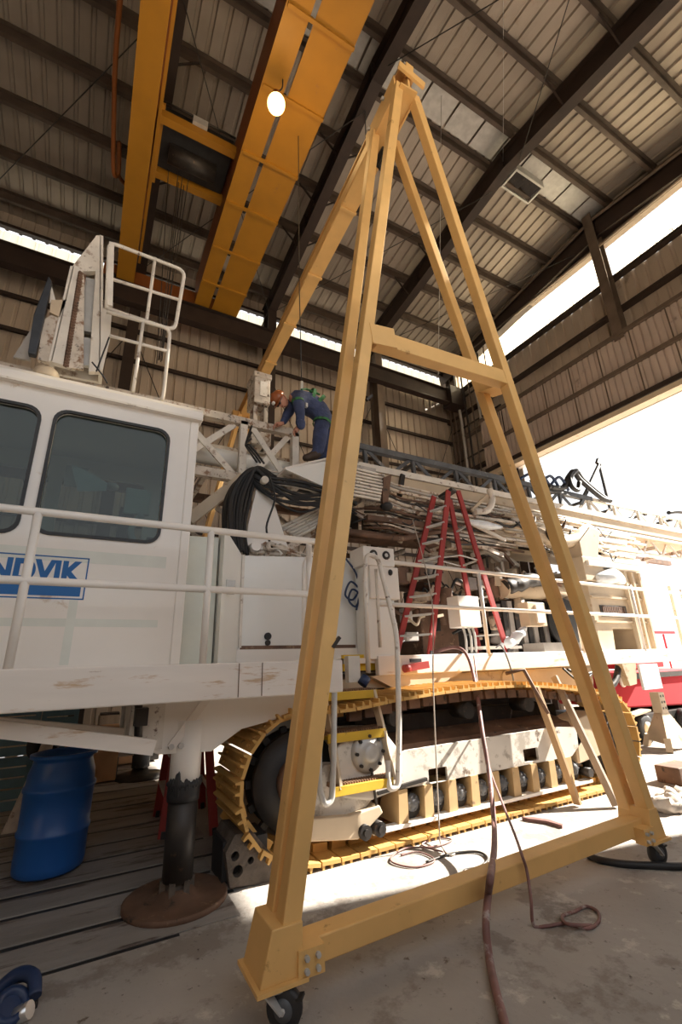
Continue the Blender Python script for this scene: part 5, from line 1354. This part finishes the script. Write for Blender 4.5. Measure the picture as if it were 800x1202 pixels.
# steel clamp at the bottom left corner
vp = at(10, 1192, Z=0)
vi = empty('pipe_clamp', vp, 'blue pipe clamp with an open jaw at the lower left corner', 'clamp')
MB().lathe([(.05, 0), (.075, .005), (.078, .11), (.05, .12), (.045, .09)], vp + V((-.02, -.02, .0)), axis=(.2, -.5, .6), n=20).build('socket', 'cable_blue', vi)
MB().tube(curve([vp + V((-.08, .12, .05)), vp + V((.0, .10, .11)), vp + V((.08, .02, .12)), vp + V((.10, -.06, .07))], 5), .032, 9).build('jaw', 'cable_blue', vi)
MB().tube([vp + V((.02, -.07, .02)), vp + V((.09, -.11, .05))], .035, 12).build('collar', 'steel', vi)
MB().box(vp.x - .1, vp.x + .12, vp.y - .02, vp.y + .14, 0, .03).build('clamp_base', 'dark_steel', vi, bevel=.005)

# clutter in the dark behind the jack
def clut(px, py, y): return at(px, py, Y=y)
for k, (x0, x1, y, z1, lean, lab) in enumerate(((0, 30, 7.4, 1.28, .35, 'blue-grey slatted panel leaning at the left edge'), (38, 78, 7.8, 1.2, .30, 'blue-grey slatted panel leaning behind the barrel'))):
    a, b = clut(x0 - 40 * (k == 0), 920, y), clut(x1, 920, y)
    o = empty('slatted_panel', ((a.x + b.x) / 2, y, 0), lab, 'panel')
    for s in (a.x, b.x): MB().bar((s, y, .02), (s, y + lean, z1), .06, .05, up=(0, 1, 0)).build('stile', 'teal', o)
    for i in range(11):
        t = (i + .5) / 11; MB().bar((a.x, y + lean * t - .02, .02 + (z1 - .02) * t), (b.x, y + lean * t - .02, .02 + (z1 - .02) * t), .02, z1 / 13, up=(0, lean, z1)).build('slat', 'teal', o)
p = clut(55, 868, 6.6)
tag(MB().tube(curve([p + V((-.1, 0, .1)), p + V((0, 0, .12)), p + V((.08, 0, -.02)), p + V((.0, 0, -.16)), p + V((-.1, 0, -.12)), p + V((-.12, 0, 0))], 5, True), .07, 10, True).build('hose_coil', 'black'), 'black coiled hose hanging above the barrel', 'hose')
p = clut(28, 915, 6.4); 
sc_ = MB(); sc_.prism([(p.x - .12, .03), (p.x + .10, .03), (p.x + .22, .82), (p.x + .12, .9), (p.x + .02, .5)], 'y', 6.4, 6.46); 
tag(sc_.build('canvas_sheet', 'rag', bevel=.01), 'tan canvas sheet draped beside the blue panel', 'cloth')
tag(MB().box(*(lambda q: (q.x - .05, q.x + .75, 8.3, 8.9, .03, .75))(clut(70, 900, 8.3))).build('wooden_crate', 'card', bevel=.01), 'tan cardboard crate behind the blue barrel', 'crate')
q = clut(88, 876, 7.6); tag(MB().bar(q + V((-.45, 0, -.28)), q + V((.28, .1, .18)), .3, .07).build('timber_board', 'wood'), 'pinkish timber board propped on the crate', 'board')
bn = empty('low_bench', clut(130, 915, 8.5) * 1, 'low grey bench behind the jack leg', 'bench'); place(bn, (0.62, 8.5, 0))
MB().bar((-.2, 8.5, .36), (1.6, 8.5, .36), .3, .06).build('seat', 'tray', bn); 
for x in (-.1, .62, 1.5): MB().box(x - .04, x + .04, 8.42, 8.58, .0, .34).build('leg', 'teal', bn)
random.seed(9)
for k in range(4):
    x = at(98 + 26 * k, 885, Y=9.5).x; y = 9.5 + .08 * (k % 2); hgt = (.55, .8, .45, .7)[k]; w = .17
    lab = ('rusty brown scrap bin behind the blue barrel, leftmost of the row', 'dark timber-sided scrap bin, tallest of the row behind the barrel', 'tan cardboard scrap bin, lowest of the row behind the barrel', 'dark steel scrap bin behind the jack leg, rightmost of the row')[k]
    b_ = MB(); b_.box(x - w, x + w, y, y + .35, .03, .03 + hgt)
    o = b_.build('scrap_bin', ('brown_steel', 'wood_dark', 'card', 'dark_steel', 'rag', 'yellow_paint', 'tray', 'hose_red', 'tarp', 'beige')[k], bevel=.02); tag(o, lab, 'bin')
    MB().box(x - w * .9, x + w * .9, y + .02, y + .33, .03 + hgt, .06 + hgt).build('lid', 'dark_steel', o)
# ------------------------------------------------------------------ by the open door
def stand():
    p = at(778, 882, Z=0); o = empty('jack_stand', p, 'beige triangular jack stand with a drilled column by the red trailer', 'stand')
    c = V((p.x + .30, p.y + .05, 0))
    m_ = MB(); r = [(-.38, -.2), (.38, -.2), (.0, .38)]
    t = [(-.09, -.06), (.09, -.06), (0, .09)]
    vs = [c + V((x, y, .12)) for x, y in r] + [c + V((x, y, .62)) for x, y in t]
    m_.add(vs, [(2, 1, 0), (3, 4, 5), (0, 1, 4, 3), (1, 2, 5, 4), (2, 0, 3, 5)])
    m_.build('pyramid', 'beige', o)
    for x, y in r: MB().bar(c + V((x, y, 0)), c + V((x * .8, y * .8, .2)), .1, .09).build('leg', 'beige', o)
    MB().box(c.x - .09, c.x + .09, c.y - .08, c.y + .08, .58, .92).build('column', 'beige', o, bevel=.006)
    for k in range(6): MB().cyl((c.x - .04 + .08 * (k % 2), c.y - .084, .66 + .10 * (k // 2)), (c.x - .04 + .08 * (k % 2), c.y - .07, .66 + .10 * (k // 2)), .02, n=10).build('pin_hole', 'black', o)
stand()
trl = empty('engine_trailer', (10.4, 5.7, 0), 'red engine trailer with a black tyre by the open door', 'trailer')
TYY = 5.6
def tp_(px, py, y=TYY): p = at(px, py, Y=y); return p
a, b, c_, d_ = tp_(716, 800), tp_(795, 792), tp_(795, 832), tp_(727, 832)
MB().prism([(a.x - .1, a.z + .05), (a.x + .3, a.z + .12), (b.x + 1.4, b.z + .1), (b.x + 1.4, c_.z), (a.x + .25, d_.z)], 'y', TYY, TYY + 1.4).build('cowling', 'red_matt', trl, bevel=.03)
MB().box(a.x + .3, b.x + 1.4, TYY - .04, TYY, b.z - .02, b.z + .08).build('trim_strip', 'dark_steel', trl)
MB().ball((a.x + .35, TYY - .03, a.z - .02), .10, .05, .10).build('lamp', 'white', trl)
MB().box(a.x + .1, b.x + 1.4, TYY - .1, TYY + 1.5, c_.z - .15, c_.z).build('chassis', 'dark_steel', trl)
w_ = tp_(752, 855, TYY - .1)
for k, x in enumerate((w_.x, w_.x + 1.5)):
    wz = max(.30, w_.z)
    t_ = MB().lathe([(.12, -.08), (.21, -.09), (.25, -.06), (.25, .06), (.21, .09), (.12, .08)], (x, TYY - .15, .25), axis=(0, 1, 0), n=28).build('tyre', 'black', trl)
    MB().lathe([(.13, 0), (.12, .03), (.07, .05), (.02, .06)], (x, TYY - .215, .25), axis=(0, -1, 0), n=20).build('wheel_rim', 'beige', t_)
for k in range(2): MB().bar((w_.x - .38, TYY - .15, .50), (w_.x + .2, TYY - .15, .56), .2, .03).build('mudguard', 'beige', trl) if k == 0 else None
MB().bar((b.x - .2, TYY + 1.2, b.z + .25), (b.x + 1.4, TYY + 1.2, b.z + .25), .5, .25).build('bonnet', 'red_matt', trl)
fk = empty('lift_drum', (11, 6.3, 0), 'orange cable drum with a dark rim at the right edge', 'drum')
p = at(791, 803, Y=5.9); place(fk, (p.x, 5.9, 0))
MB().lathe([(.05, -.12), (.24, -.12), (.24, -.08), (.14, -.08), (.14, .08), (.24, .08), (.24, .12), (.05, .12)], (p.x + .08, 5.9, p.z - .02), axis=(0, 1, 0), n=28).build('drum', 'gantry', fk)
MB().lathe([(.19, 0), (.235, .0), (.235, .03), (.19, .03)], (p.x + .08, 5.76, p.z - .02), axis=(0, -1, 0), n=28).build('rim', 'dark_steel', fk)
MB().box(p.x - .1, p.x + .3, 5.8, 6.0, 0, p.z - .2).build('pedestal', 'gantry', fk)
rg = MB(); rp_ = at(780, 952, Z=0)
rg.ball(rp_ + V((.05, 0, .05)), .20, .16, .10, 18, 12); rg.ball(rp_ + V((.26, .02, .06)), .18, .15, .12, 18, 12)
for v in rg.v: v += V((noise.noise(v * 13), noise.noise(v * 13 + V((3, 0, 0))), noise.noise(v * 11 + V((0, 5, 0))))) * .07; v.z = max(v.z, .003)
tag(rg.build('rag_pile', 'rag'), 'crumpled pale rag bundle on the floor behind the right castor', 'rag')
bx = at(806, 922, Z=0)
tag(MB().box(bx.x - .1, bx.x + .4, bx.y, bx.y + .3, 0, .20).build('wood_block', 'brown_steel', bevel=.01), 'brown wooden block at the right edge above the rags', 'block')
wb2 = at(808, 905, Y=bx.y + .6)
# outside: red gate posts, rails and a white post
for k, (px, y, lab) in enumerate(((741, 9.5, 'red gate post outside the door, left of the pair'), (757, 9.5, 'thicker red gate post outside the door with a long arm'))):
    p = at(px, 745, Y=y); o = empty('gate_post', (p.x, y, 0), lab, 'post')
    w = .14 if k == 0 else .2
    MB().box(p.x - w, p.x + w, y, y + .25, -.02, at(px, 724, Y=y).z).build('post', 'red_matt', o)
    for q in range(2): MB().box(p.x - w * .5, p.x + w * 1.3, y - .05, y, 1.6 + .4 * q, 1.7 + .4 * q).build('hinge', 'brown_steel', o)
    if k: MB().bar((p.x, y + .1, at(px, 742, Y=y).z), (p.x + 2.2, y + .1, at(px, 742, Y=y).z), .08, .09).build('arm', 'red_matt', o); MB().bar((p.x + 1.4, y + .1, .6), (p.x + 1.4, y + .1, at(px, 744, Y=y).z), .05, .05).build('arm_prop', 'red_matt', o)
p = at(791, 720, Y=9)
po_ = empty('white_post', (p.x, 9, 0), 'pale steel post outside the door at the right edge', 'post')
MB().bar((p.x, 9, -.02), (at(785, 688, Y=9).x, 9, at(785, 688, Y=9).z), .1, .1).build('post', 'beige', po_); MB().box(p.x - .25, p.x + .25, 8.8, 9.2, -.02, .04).build('base_plate', 'beige', po_)
